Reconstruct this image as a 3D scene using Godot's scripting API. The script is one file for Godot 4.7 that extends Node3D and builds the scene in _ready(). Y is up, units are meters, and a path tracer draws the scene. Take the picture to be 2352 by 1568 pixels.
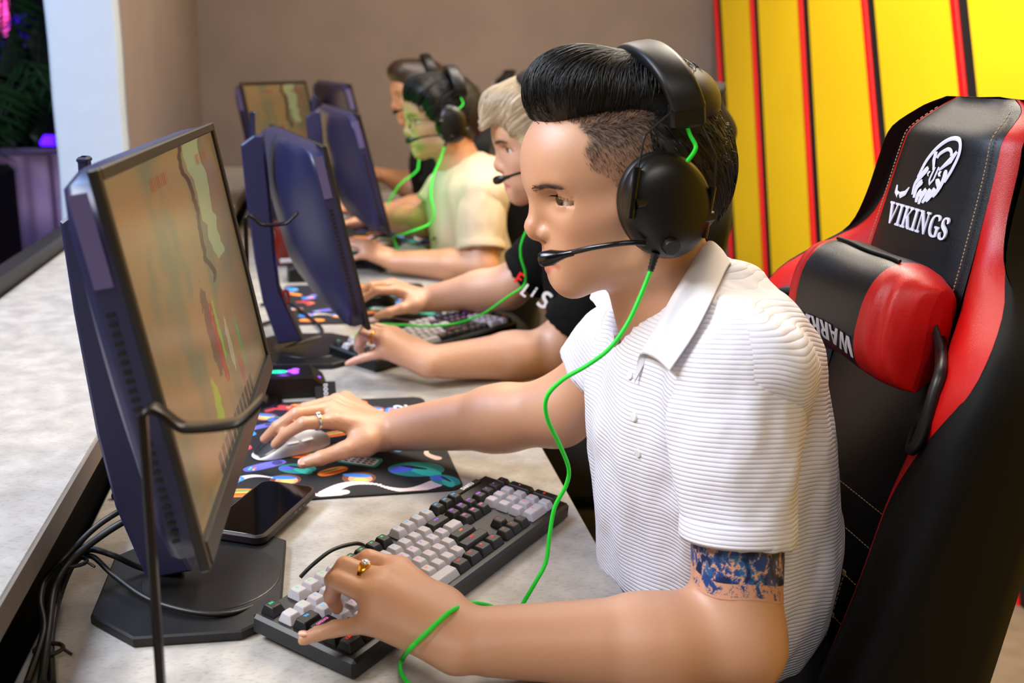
extends Node3D
# ---------------------------------------------------------------- photograph frame -> rays
const F := 2300.0
const EYE := Vector3(0, 1.325, 0)
var cr: Vector3
var cu: Vector3
var cf: Vector3
func lens_axes() -> void:
	var pitch := atan(634.0 / 2300.0)
	var yaw := 0.19
	cf = Vector3(sin(yaw) * cos(pitch), -sin(pitch), -cos(yaw) * cos(pitch))
	var r := cf.cross(Vector3.UP).normalized()
	var u := r.cross(cf)
	var k := 0.035
	cr = r * cos(k) + u * sin(k)
	cu = u * cos(k) - r * sin(k)
func ray(x: float, y: float) -> Vector3:
	return cf + cr * ((x - 1176.0) / F) - cu * ((y - 784.0) / F)
func py(x: float, y: float, h: float) -> Vector3:   # where the ray meets the level h
	var d := ray(x, y)
	return EYE + d * ((h - EYE.y) / d.y)
func pz(x: float, y: float, z: float) -> Vector3:   # where it meets the upright plane z
	var d := ray(x, y)
	return EYE + d * (z / d.z)
func pxx(x: float, y: float, at: float) -> Vector3:
	var d := ray(x, y)
	return EYE + d * (at / d.x)

# ---------------------------------------------------------------- geometry collector
class G:
	var v := PackedVector3Array()
	var n := PackedVector3Array()
	var uv := PackedVector2Array()
	var c := PackedColorArray()
	var t := PackedInt32Array()
	var col := Color.WHITE
	func put(p: Vector3, nn: Vector3, u := Vector2.ZERO) -> int:
		v.append(p)
		n.append(nn)
		uv.append(u)
		c.append(col)
		return v.size() - 1
	func tri(a: Vector3, b: Vector3, d: Vector3) -> void:
		var nn := (d - a).cross(b - a)
		if nn.length_squared() < 1e-24:
			return
		nn = nn.normalized()
		var s := v.size()
		put(a, nn); put(b, nn); put(d, nn)
		t.append_array([s, s + 1, s + 2])
	func quad(a: Vector3, b: Vector3, d: Vector3, e: Vector3) -> void:
		var nn := (d - a).cross(b - a)
		if nn.length_squared() < 1e-24:
			nn = (e - a).cross(d - a)
		nn = nn.normalized()
		var s := v.size()
		put(a, nn, Vector2(0, 0)); put(b, nn, Vector2(1, 0)); put(d, nn, Vector2(1, 1)); put(e, nn, Vector2(0, 1))
		t.append_array([s, s + 1, s + 2, s, s + 2, s + 3])
	# rows of points, smooth; wrap closes each row into a ring
	func grid(rows: Array, wrap := false, cap := false) -> void:
		var s := v.size()
		var h: int = rows.size()
		var w: int = rows[0].size()
		for j in h:
			for i in w:
				put(rows[j][i], Vector3.ZERO, Vector2(float(i) / maxf(1, w - (0 if wrap else 1)), float(j) / maxf(1, h - 1)))
		var s2 := t.size()
		for j in h - 1:
			for i in (w if wrap else w - 1):
				var a := s + j * w + i
				var b := s + j * w + (i + 1) % w
				t.append_array([a, b, b + w, a, b + w, a + w])
		if wrap:   # turn it right side out
			var mid0 := Vector3.ZERO
			for i in range(s, v.size()):
				mid0 += v[i]
			mid0 /= v.size() - s
			var vol := 0.0
			for k in range(s2, t.size(), 3):
				vol += (v[t[k]] - mid0).dot((v[t[k + 2]] - mid0).cross(v[t[k + 1]] - mid0))
			if vol < 0:
				for k in range(s2, t.size(), 3):
					var y := t[k + 1]
					t[k + 1] = t[k + 2]
					t[k + 2] = y
		smooth(s, s2)
		if cap and wrap:
			for e in [0, h - 1]:
				var mid := Vector3.ZERO
				for i in w:
					mid += rows[e][i]
				mid /= w
				for i in w:
					if e == 0:
						tri(rows[e][(i + 1) % w], rows[e][i], mid)
					else:
						tri(rows[e][i], rows[e][(i + 1) % w], mid)
	func smooth(s: int, s2: int) -> void:
		for k in range(s2, t.size(), 3):
			var a := v[t[k]]
			var nn := (v[t[k + 2]] - a).cross(v[t[k + 1]] - a)
			n[t[k]] += nn
			n[t[k + 1]] += nn
			n[t[k + 2]] += nn
		for i in range(s, v.size()):
			n[i] = n[i].normalized()
	func add(g: G, x := Transform3D.IDENTITY) -> void:
		var s := v.size()
		var q := x.basis
		for i in g.v.size():
			v.append(x * g.v[i])
			n.append((q * g.n[i]).normalized())
		uv.append_array(g.uv)
		c.append_array(g.c)
		for i in g.t.size():
			t.append(g.t[i] + s)
	func box(x: Transform3D, sz: Vector3, b := 0.0) -> void:   # chamfered box, centred
		var h := sz / 2.0
		b = minf(b, minf(h.x, minf(h.y, h.z)) * 0.98)
		if b <= 0.0:
			b = minf(h.x, minf(h.y, h.z)) * 0.02
		var ax := [Vector3(1, 0, 0), Vector3(0, 1, 0), Vector3(0, 0, 1)]
		for k in 3:
			var e: Vector3 = ax[k]
			var f: Vector3 = ax[(k + 1) % 3]
			var g: Vector3 = ax[(k + 2) % 3]
			var he := h.dot(e)
			var hf := h.dot(f)
			var hg := h.dot(g)
			for s in [-1.0, 1.0]:
				var ff: Vector3 = f * s
				quad(x * (e * he * s - ff * (hf - b) - g * (hg - b)), x * (e * he * s - ff * (hf - b) + g * (hg - b)), x * (e * he * s + ff * (hf - b) + g * (hg - b)), x * (e * he * s + ff * (hf - b) - g * (hg - b)))
				for s3 in [-1.0, 1.0]:   # edges along g
					var p: Vector3 = e * he * s + f * (hf - b) * s3
					var q: Vector3 = e * (he - b) * s + f * hf * s3
					if s * s3 > 0:
						quad(x * (p - g * (hg - b)), x * (p + g * (hg - b)), x * (q + g * (hg - b)), x * (q - g * (hg - b)))
					else:
						quad(x * (q - g * (hg - b)), x * (q + g * (hg - b)), x * (p + g * (hg - b)), x * (p - g * (hg - b)))
		for sx in [-1.0, 1.0]:
			for sy in [-1.0, 1.0]:
				for sz2 in [-1.0, 1.0]:
					var a := x * Vector3(h.x * sx, (h.y - b) * sy, (h.z - b) * sz2)
					var bb := x * Vector3((h.x - b) * sx, h.y * sy, (h.z - b) * sz2)
					var d := x * Vector3((h.x - b) * sx, (h.y - b) * sy, h.z * sz2)
					if sx * sy * sz2 > 0:
						tri(a, d, bb)
					else:
						tri(a, bb, d)
	func tube(pts: Array, r, sides := 8, cap := true, flat := 1.0) -> void:
		var rows := []
		var up := Vector3.UP
		var last := Vector3.ZERO
		for i in pts.size():
			var d: Vector3 = (pts[mini(i + 1, pts.size() - 1)] - pts[maxi(i - 1, 0)]).normalized()
			var a: Vector3
			if i == 0:
				a = d.cross(Vector3.UP if absf(d.y) < 0.9 else Vector3.RIGHT).normalized()
			else:
				a = (last - d * last.dot(d)).normalized()
			last = a
			var b := d.cross(a)
			var rr: float = r[i] if r is Array else r
			var row := []
			for k in sides:
				var w := TAU * k / sides
				row.append(pts[i] + (a * cos(w) + b * sin(w) * flat) * rr)
			rows.append(row)
		grid(rows, true, cap)
	func lathe(prof: Array, x: Transform3D, seg := 20, sx := 1.0, sz := 1.0) -> void:   # prof of Vector2(radius, height)
		var rows := []
		for p in prof:
			var row := []
			for k in seg:
				var w := TAU * k / seg
				row.append(x * Vector3(cos(w) * p.x * sx, p.y, sin(w) * p.x * sz))
			rows.append(row)
		grid(rows, true, true)
	func prism(poly: PackedVector2Array, d: float, x: Transform3D, b := 0.0) -> void:   # XY outline, from z = 0 to d
		if Geometry2D.is_polygon_clockwise(poly):
			poly.reverse()
		var k := poly.size()
		var ins := PackedVector2Array()
		for i in k:
			var p := poly[i]
			var e1 := (p - poly[(i + k - 1) % k]).normalized()
			var e2 := (poly[(i + 1) % k] - p).normalized()
			var m := Vector2(-e1.y - e2.y, e1.x + e2.x)
			m = m.normalized() / maxf(0.35, m.length() / 2.0)
			ins.append(p + m * b)
		var tr := Geometry2D.triangulate_polygon(poly)
		for i in range(0, tr.size(), 3):
			var q := [ins[tr[i]], ins[tr[i + 1]], ins[tr[i + 2]]]
			if (q[1] - q[0]).cross(q[2] - q[0]) < 0:
				q.reverse()
			tri(x * Vector3(q[0].x, q[0].y, d), x * Vector3(q[2].x, q[2].y, d), x * Vector3(q[1].x, q[1].y, d))
			tri(x * Vector3(q[0].x, q[0].y, 0), x * Vector3(q[1].x, q[1].y, 0), x * Vector3(q[2].x, q[2].y, 0))
		for i in k:
			var j := (i + 1) % k
			var a := Vector3(poly[i].x, poly[i].y, b)
			var e := Vector3(poly[j].x, poly[j].y, b)
			quad(x * a, x * Vector3(a.x, a.y, d - b), x * Vector3(e.x, e.y, d - b), x * e)
			if b > 0:
				quad(x * Vector3(ins[i].x, ins[i].y, 0), x * a, x * e, x * Vector3(ins[j].x, ins[j].y, 0))
				quad(x * Vector3(a.x, a.y, d - b), x * Vector3(ins[i].x, ins[i].y, d), x * Vector3(ins[j].x, ins[j].y, d), x * Vector3(e.x, e.y, d - b))
	func mesh() -> ArrayMesh:
		var m := ArrayMesh.new()
		var a := []
		a.resize(Mesh.ARRAY_MAX)
		a[Mesh.ARRAY_VERTEX] = v
		a[Mesh.ARRAY_NORMAL] = n
		a[Mesh.ARRAY_TEX_UV] = uv
		a[Mesh.ARRAY_COLOR] = c
		a[Mesh.ARRAY_INDEX] = t
		m.add_surface_from_arrays(Mesh.PRIMITIVE_TRIANGLES, a)
		return m

func spl(p: Array, per := 6) -> Array:   # Catmull-Rom through the points
	var out := []
	for i in p.size() - 1:
		var a = p[maxi(i - 1, 0)]
		var b = p[i]
		var c = p[i + 1]
		var d = p[mini(i + 2, p.size() - 1)]
		for k in per:
			var s := float(k) / per
			out.append(0.5 * ((2.0 * b) + (c - a) * s + (2.0 * a - 5.0 * b + 4.0 * c - d) * s * s + (3.0 * b - a - 3.0 * c + d) * s * s * s))
	out.append(p[-1])
	return out
func lut(tab: Array, x: float) -> float:   # piecewise smooth table of Vector2(x, y)
	if x <= tab[0].x:
		return tab[0].y
	for i in tab.size() - 1:
		if x <= tab[i + 1].x:
			var s: float = (x - tab[i].x) / (tab[i + 1].x - tab[i].x)
			s = s * s * (3.0 - 2.0 * s)
			return lerpf(tab[i].y, tab[i + 1].y, s)
	return tab[-1].y

func lutc(tab: Array, x: float) -> float:   # the same as one smooth curve
	var n: int = tab.size()
	if x <= tab[0].x:
		return tab[0].y
	if x >= tab[n - 1].x:
		return tab[n - 1].y
	var i := 0
	while x > tab[i + 1].x:
		i += 1
	var h: float = tab[i + 1].x - tab[i].x
	var s: float = (x - tab[i].x) / h
	var m0: float = (tab[i + 1].y - tab[maxi(i - 1, 0)].y) / (tab[i + 1].x - tab[maxi(i - 1, 0)].x) * h
	var e: int = mini(i + 2, n - 1)
	var m1: float = (tab[e].y - tab[i].y) / (tab[e].x - tab[i].x) * h
	var s2 := s * s
	var s3 := s2 * s
	return (2 * s3 - 3 * s2 + 1) * tab[i].y + (s3 - 2 * s2 + s) * m0 + (3 * s2 - 2 * s3) * tab[i + 1].y + (s3 - s2) * m1

# ---------------------------------------------------------------- naming
var used := {}
func numbered(s: String) -> String:
	if not used.has(s):
		used[s] = 0
		return s
	used[s] += 1
	return "%s_%03d" % [s, used[s]]
func tag(o: Node, label: String, category: String, group := "", kind := "") -> Node:
	o.set_meta("label", label)
	if category:
		o.set_meta("category", category)
	if group:
		o.set_meta("group", group)
	if kind:
		o.set_meta("kind", kind)
	return o
func thing(called: String, label: String, category: String, at := Vector3.ZERO, turn := 0.0, group := "") -> Node3D:
	var o := Node3D.new()
	o.name = numbered(called)
	add_child(o)
	o.position = at
	o.rotation.y = turn
	tag(o, label, category, group)
	return o
func mk(called: String, g, m: Material, parent: Node = null, label := "") -> MeshInstance3D:
	var o := MeshInstance3D.new()
	o.mesh = g.mesh() if g is G else g
	o.material_override = m
	if parent == null:
		o.name = numbered(called)
		add_child(o)
	else:
		o.name = called
		parent.add_child(o, true)
	if label:
		o.set_meta("label", label)
	return o
func dup(o: Node3D, at: Vector3, turn: float, label: String, group := "") -> Node3D:
	var r: Node3D = o.duplicate()
	r.name = numbered(str(o.name))
	add_child(r)
	r.position = at
	r.rotation.y = turn
	r.set_meta("label", label)
	if group:
		r.set_meta("group", group)
	return r
func T(p: Vector3, e := Vector3.ZERO) -> Transform3D:   # e: turns in degrees, y-x-z order
	return Transform3D(Basis.from_euler(e * PI / 180.0), p)

# ---------------------------------------------------------------- materials
var M := {}
func sm(called: String, c: Color, rough := 0.6, metal := 0.0, spec := 0.5) -> StandardMaterial3D:
	var m := StandardMaterial3D.new()
	m.resource_name = called
	m.albedo_color = c
	m.roughness = rough
	m.metallic = metal
	m.metallic_specular = spec
	M[called] = m
	return m
func glow(called: String, c: Color, e: float) -> StandardMaterial3D:
	var m := sm(called, c * 0.3, 0.5)
	m.emission_enabled = true
	m.emission = c
	m.emission_energy_multiplier = e
	return m
func tex(w: int, h: int, f: Callable) -> ImageTexture:
	var im := Image.create(w, h, false, Image.FORMAT_RGBA8)
	for y in h:
		for x in w:
			im.set_pixel(x, y, f.call(float(x) / w, float(y) / h))
	return ImageTexture.create_from_image(im)
func noise_tex(seed_: int, freq: float, lo: Color, hi: Color, oct := 4, size := 512, normal := false) -> NoiseTexture2D:
	var q := FastNoiseLite.new()
	q.seed = seed_
	q.frequency = freq
	q.fractal_octaves = oct
	var t := NoiseTexture2D.new()
	t.width = size
	t.height = size
	t.seamless = true
	t.noise = q
	if not normal:
		var g := Gradient.new()
		g.set_color(0, lo)
		g.set_color(1, hi)
		t.color_ramp = g
	return t
func tri_map(m: StandardMaterial3D, per_metre: float) -> void:
	m.uv1_triplanar = true
	m.uv1_world_triplanar = true
	m.uv1_scale = Vector3.ONE * per_metre
func grain(m: StandardMaterial3D, seed_: int, freq: float, per_metre: float, cm: float) -> void:   # fine relief
	m.heightmap_enabled = true
	m.heightmap_texture = noise_tex(seed_, freq, Color.BLACK, Color.WHITE, 3, 512)
	m.heightmap_scale = cm
	m.uv1_triplanar = true
	m.uv1_scale = Vector3.ONE * per_metre

# ---------------------------------------------------------------- smooth bodies: tapered capsules and ellipsoids, meshed as surface nets
class Pr:   # one tapered capsule or ellipsoid
	var t := 0
	var a: Vector3
	var b: Vector3
	var ba: Vector3
	var il := 0.0
	var ra := 0.0
	var rb := 0.0
	var k := 0.02
	var neg := false
	var q := Basis.IDENTITY
	var turned := false
	var r2: Vector3
func cap(a: Vector3, b: Vector3, ra: float, rb: float, k := 0.02, neg := false) -> Pr:
	var p := Pr.new()
	p.a = a
	p.b = b
	p.ba = b - a
	p.il = 1.0 / maxf(p.ba.length_squared(), 1e-9)
	p.ra = ra
	p.rb = rb
	p.k = k
	p.neg = neg
	return p
func ell(c: Vector3, r: Vector3, k := 0.02, q := Basis.IDENTITY, neg := false) -> Pr:
	var p := Pr.new()
	p.t = 1
	p.a = c
	p.b = r
	p.r2 = Vector3.ONE / r
	p.k = k
	p.neg = neg
	p.turned = q != Basis.IDENTITY
	p.q = q.inverse()
	return p
func field(p: Vector3, pr: Array) -> float:
	var r := 1.0
	var x: float
	for d: Pr in pr:
		var w := p - d.a
		if d.t == 0:
			var h := clampf(w.dot(d.ba) * d.il, 0.0, 1.0)
			x = (w - d.ba * h).length() - d.ra - (d.rb - d.ra) * h
		else:
			if d.turned:
				w = d.q * w
			var s := w * d.r2
			var k0 := s.length()
			x = k0 * (k0 - 1.0) / maxf((s * d.r2).length(), 1e-6)
		var k := d.k
		if d.neg:
			x = -x
			if x > r - k:
				var h := maxf(k - absf(r - x), 0.0) / k
				r = maxf(r, x) + h * h * k * 0.25
		elif x < r + k:
			var h := maxf(k - absf(r - x), 0.0) / k
			r = minf(r, x) - h * h * k * 0.25
	return r
func field_normal(p: Vector3, pr: Array, e := 0.002) -> Vector3:
	var b := field(p, pr)
	return Vector3(field(p + Vector3(e, 0, 0), pr) - b, field(p + Vector3(0, e, 0), pr) - b, field(p + Vector3(0, 0, e), pr) - b).normalized()
func blob(pr: Array, cell: float, colf = null, disp = null) -> G:
	var g := G.new()
	var lo := Vector3.ONE * 1e9
	var hi := -lo
	var cs := PackedVector3Array()
	var rs := PackedFloat32Array()
	var np := pr.size()
	var hd := cell * 4 * 0.87
	for d: Pr in pr:
		var c: Vector3 = d.a
		var r: float
		if d.t == 0:
			c = (d.a + d.b) / 2.0
			r = (d.b - d.a).length() / 2.0 + maxf(d.ra, d.rb)
		else:
			r = maxf(d.b.x, maxf(d.b.y, d.b.z))
		cs.append(c)
		rs.append((r + hd + d.k) * (r + hd + d.k))
		if not d.neg:
			lo = lo.min(c - Vector3.ONE * r)
			hi = hi.max(c + Vector3.ONE * r)
	lo -= Vector3.ONE * cell * 3.0
	hi += Vector3.ONE * cell * 3.0
	var B := 4
	var bx := int(ceil((hi.x - lo.x) / cell / B)) + 1
	var by := int(ceil((hi.y - lo.y) / cell / B)) + 1
	var bz := int(ceil((hi.z - lo.z) / cell / B)) + 1
	var nx := bx * B
	var ny := by * B
	var nz := bz * B
	var val := PackedFloat32Array()
	val.resize(nx * ny * nz)
	val.fill(1.0)
	var live := []
	for k in bz:
		for j in by:
			for i in bx:
				var c := lo + Vector3(i + 0.5, j + 0.5, k + 0.5) * (cell * B)
				var act := []
				var any := false
				for q in np:
					if c.distance_squared_to(cs[q]) < rs[q]:
						act.append(pr[q])
						any = any or not pr[q].neg
				if not any:
					continue
				var d := field(c, act)
				if d > hd * 1.5 + cell + 0.004:
					continue
				if d < -hd * 1.5 - cell - 0.004:
					for z in B:
						for y in B:
							for x in B:
								val[(i * B + x) + nx * ((j * B + y) + ny * (k * B + z))] = -1.0
					continue
				live.append(Vector3i(i, j, k))
				for z in B:
					for y in B:
						for x in B:
							var p := lo + Vector3(i * B + x, j * B + y, k * B + z) * cell
							var w := field(p, act)
							if disp != null and absf(w) < 0.03:
								w += disp.call(p)
							val[(i * B + x) + nx * ((j * B + y) + ny * (k * B + z))] = w
	var id := PackedInt32Array()
	id.resize(val.size())
	id.fill(-1)
	var off := [0, 1, nx, nx + 1, nx * ny, nx * ny + 1, nx * ny + nx, nx * ny + nx + 1]
	var ed := [[0, 1], [2, 3], [4, 5], [6, 7], [0, 2], [1, 3], [4, 6], [5, 7], [0, 4], [1, 5], [2, 6], [3, 7]]
	var pos := [Vector3(0, 0, 0), Vector3(1, 0, 0), Vector3(0, 1, 0), Vector3(1, 1, 0), Vector3(0, 0, 1), Vector3(1, 0, 1), Vector3(0, 1, 1), Vector3(1, 1, 1)]
	var made := PackedInt32Array()
	for b in live:
		for z in B:
			for y in B:
				for x in B:
					var ix: int = b.x * B + x
					var iy: int = b.y * B + y
					var iz: int = b.z * B + z
					if ix >= nx - 1 or iy >= ny - 1 or iz >= nz - 1:
						continue
					var at: int = ix + nx * (iy + ny * iz)
					var inside := 0
					for o in off:
						if val[at + o] < 0.0:
							inside += 1
					if inside == 0 or inside == 8:
						continue
					var s := Vector3.ZERO
					var m := 0
					for e in ed:
						var a := val[at + off[e[0]]]
						var c := val[at + off[e[1]]]
						if (a < 0.0) != (c < 0.0):
							s += pos[e[0]].lerp(pos[e[1]], a / (a - c))
							m += 1
					var p := lo + (Vector3(ix, iy, iz) + s / m) * cell
					id[at] = g.v.size()
					made.append(at)
					g.v.append(p)
					g.n.append(Vector3.ZERO)
					g.uv.append(Vector2.ZERO)
					g.c.append(colf.call(p) if colf != null else Color.WHITE)
	var st := [1, nx, nx * ny]
	for at in made:
		for ax in 3:
			var a := val[at]
			var c := val[at + st[ax]]
			if (a < 0.0) == (c < 0.0):
				continue
			var u: int = st[(ax + 1) % 3]
			var w: int = st[(ax + 2) % 3]
			var q := [id[at], id[at - u], id[at - u - w], id[at - w]]
			if q[0] < 0 or q[1] < 0 or q[2] < 0 or q[3] < 0:
				continue
			if a < 0.0:
				g.t.append_array([q[0], q[2], q[1], q[0], q[3], q[2]])
			else:
				g.t.append_array([q[0], q[1], q[2], q[0], q[2], q[3]])
	g.smooth(0, 0)
	return g

# ---------------------------------------------------------------- the room
const DESK := 0.75
func _ready() -> void:
	lens_axes()
	var cam := Camera3D.new()
	cam.name = "camera"
	cam.position = EYE
	cam.basis = Basis(cr, cu, -cf)
	cam.keep_aspect = Camera3D.KEEP_HEIGHT
	var ca := CameraAttributesPhysical.new()
	ca.frustum_focal_length = 12.0 * F / 784.0
	ca.exposure_aperture = 4.8
	ca.frustum_focus_distance = 1.12
	cam.attributes = ca
	cam.fov = rad_to_deg(2.0 * atan(784.0 / F))
	cam.near = 0.05
	cam.far = 60.0
	add_child(cam)
	cam.current = true
	var we := WorldEnvironment.new()
	we.name = "environment"
	var e := Environment.new()
	e.background_mode = Environment.BG_COLOR
	e.background_color = Color(0, 0, 0)
	e.tonemap_mode = Environment.TONE_MAPPER_LINEAR
	e.tonemap_exposure = 1.2
	e.sdfgi_enabled = true
	e.ssao_enabled = true
	e.ssil_enabled = true
	we.environment = e
	add_child(we)
	materials()
	# ceiling panels: centre, size, colour, energy
	ceiling_lamp(Vector3(-1.75, 2.74, -0.75), Vector2(1.2, 1.2), Color(0.98, 0.985, 1.0), 9.5, "large white ceiling light panel beyond the raised ledge")
	ceiling_lamp(Vector3(1.15, 2.74, -2.2), Vector2(0.6, 1.2), Color(1.0, 0.95, 0.88), 5.0, "added warm ceiling light panel washing the yellow wall")  # panel added close to the yellow wall to brighten it
	ceiling_lamp(Vector3(0.35, 2.74, -3.1), Vector2(0.6, 1.2), Color(1.0, 0.95, 0.90), 2.0, "warm ceiling light panel above the far end of the desk")
	ceiling_lamp(Vector3(-1.35, 2.74, -1.75), Vector2(0.6, 0.6), Color(0.60, 0.76, 1.0), 3.2, "cool bluish ceiling light panel in front of the white pillar")
	ceiling_lamp(Vector3(-0.1, 2.74, 1.1), Vector2(1.2, 0.6), Color(1.0, 0.97, 0.95), 1.8, "white ceiling light panel near the rear wall")
	room()
	desk_row()
	far_corner()
	monitors()
	keyboards()
	desk_things()
	chairs()
	people()
func ceiling_lamp(at: Vector3, s: Vector2, c: Color, e: float, label: String) -> void:
	var o := thing("ceiling_light", label, "light", at, 0.0, "ceiling light panels")
	var g := G.new()
	for k in [-1.0, 1.0]:
		g.box(T(Vector3(k * (s.x / 2 + 0.015), 0.01, 0)), Vector3(0.03, 0.06, s.y + 0.06), 0.004)
		g.box(T(Vector3(0, 0.01, k * (s.y / 2 + 0.015))), Vector3(s.x, 0.06, 0.03), 0.004)
	mk("frame", g, M.white_metal, o)
	g = G.new()
	g.box(T(Vector3(0, 0.02, 0)), Vector3(s.x, 0.01, s.y), 0.0)
	mk("diffuser", g, glow("lamp_" + str(used.ceiling_light), c, 3.0), o)
	var l := AreaLight3D.new()
	l.name = "lamp"
	l.area_size = s
	l.light_color = c
	l.light_energy = e
	l.area_normalize_energy = true
	l.shadow_enabled = true
	l.area_range = 12.0
	l.rotation.x = -PI / 2
	l.position.y = -0.01
	o.add_child(l)
func materials() -> void:
	sm("white_metal", Color(0.85, 0.85, 0.85), 0.5)
	var m := sm("taupe_paint", Color(0.515, 0.465, 0.445), 0.9, 0, 0.3)
	m.albedo_texture = noise_tex(3, 0.01, Color(0.93, 0.93, 0.93), Color(1, 1, 1))
	tri_map(m, 0.5)
	m = sm("white_plaster", Color(0.68, 0.73, 0.79), 0.85, 0, 0.3)
	grain(m, 5, 0.012, 1.2, 0.12)
	m = sm("yellow_panel", Color(1.0, 0.84, 0.03), 0.6)
	m.albedo_texture = noise_tex(7, 0.006, Color(0.97, 0.95, 0.9), Color(1, 1, 1))
	tri_map(m, 0.4)
	sm("red_strip", Color(0.95, 0.05, 0.05), 0.5)
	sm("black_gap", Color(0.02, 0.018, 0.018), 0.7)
	sm("ceiling_paint", Color(0.8, 0.8, 0.8), 0.9)
	sm("shade_tinted_wall", Color(0.02, 0.02, 0.035), 0.9)  # near black holds the gloom of the unlit room beyond the pillar
	m = sm("floor_vinyl", Color(0.52, 0.46, 0.40), 0.55)
	m.albedo_texture = noise_tex(9, 0.02, Color(0.85, 0.85, 0.85), Color(1, 1, 1))
	tri_map(m, 1.0)
	# laminate that looks like cast concrete: broad clouds with fine pits over them
	m = sm("concrete_laminate", Color(0.96, 0.955, 0.945), 0.42)
	m.albedo_texture = noise_tex(11, 0.012, Color(0.60, 0.585, 0.565), Color(0.74, 0.725, 0.70), 6, 1024)
	m.detail_enabled = true
	m.detail_blend_mode = BaseMaterial3D.BLEND_MODE_MUL
	m.detail_uv_layer = BaseMaterial3D.DETAIL_UV_2
	m.uv2_triplanar = true
	m.uv2_world_triplanar = true
	m.uv2_scale = Vector3(3, 3, 7)
	var dt := noise_tex(12, 0.03, Color(0.86, 0.855, 0.845), Color(1, 1, 1), 5, 1024)
	var gr: Gradient = dt.color_ramp
	gr.set_offset(1, 0.42)
	m.detail_albedo = dt
	tri_map(m, 1.4)
	m.heightmap_enabled = true
	m.heightmap_texture = dt
	m.heightmap_scale = 0.006
	sm("laminate_edge", Color(0.44, 0.40, 0.36), 0.6)
	sm("black_steel", Color(0.015, 0.015, 0.017), 0.5)
	sm("black_plastic", Color(0.022, 0.022, 0.025), 0.42)
	sm("matte_black", Color(0.018, 0.018, 0.02), 0.62)
	sm("rubber", Color(0.02, 0.02, 0.02), 0.5)
	sm("gloss_black", Color(0.01, 0.01, 0.012), 0.08)
	sm("grey_plastic", Color(0.12, 0.12, 0.13), 0.5)
	sm("white_plastic", Color(0.86, 0.85, 0.84), 0.35)
	sm("gold", Color(0.95, 0.66, 0.22), 0.18, 1.0)
	sm("silver", Color(0.85, 0.84, 0.82), 0.2, 1.0)
	sm("gem", Color(0.93, 0.95, 1.0), 0.03, 0.6)
	sm("green_cord", Color(0.10, 0.86, 0.20), 0.55)
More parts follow.
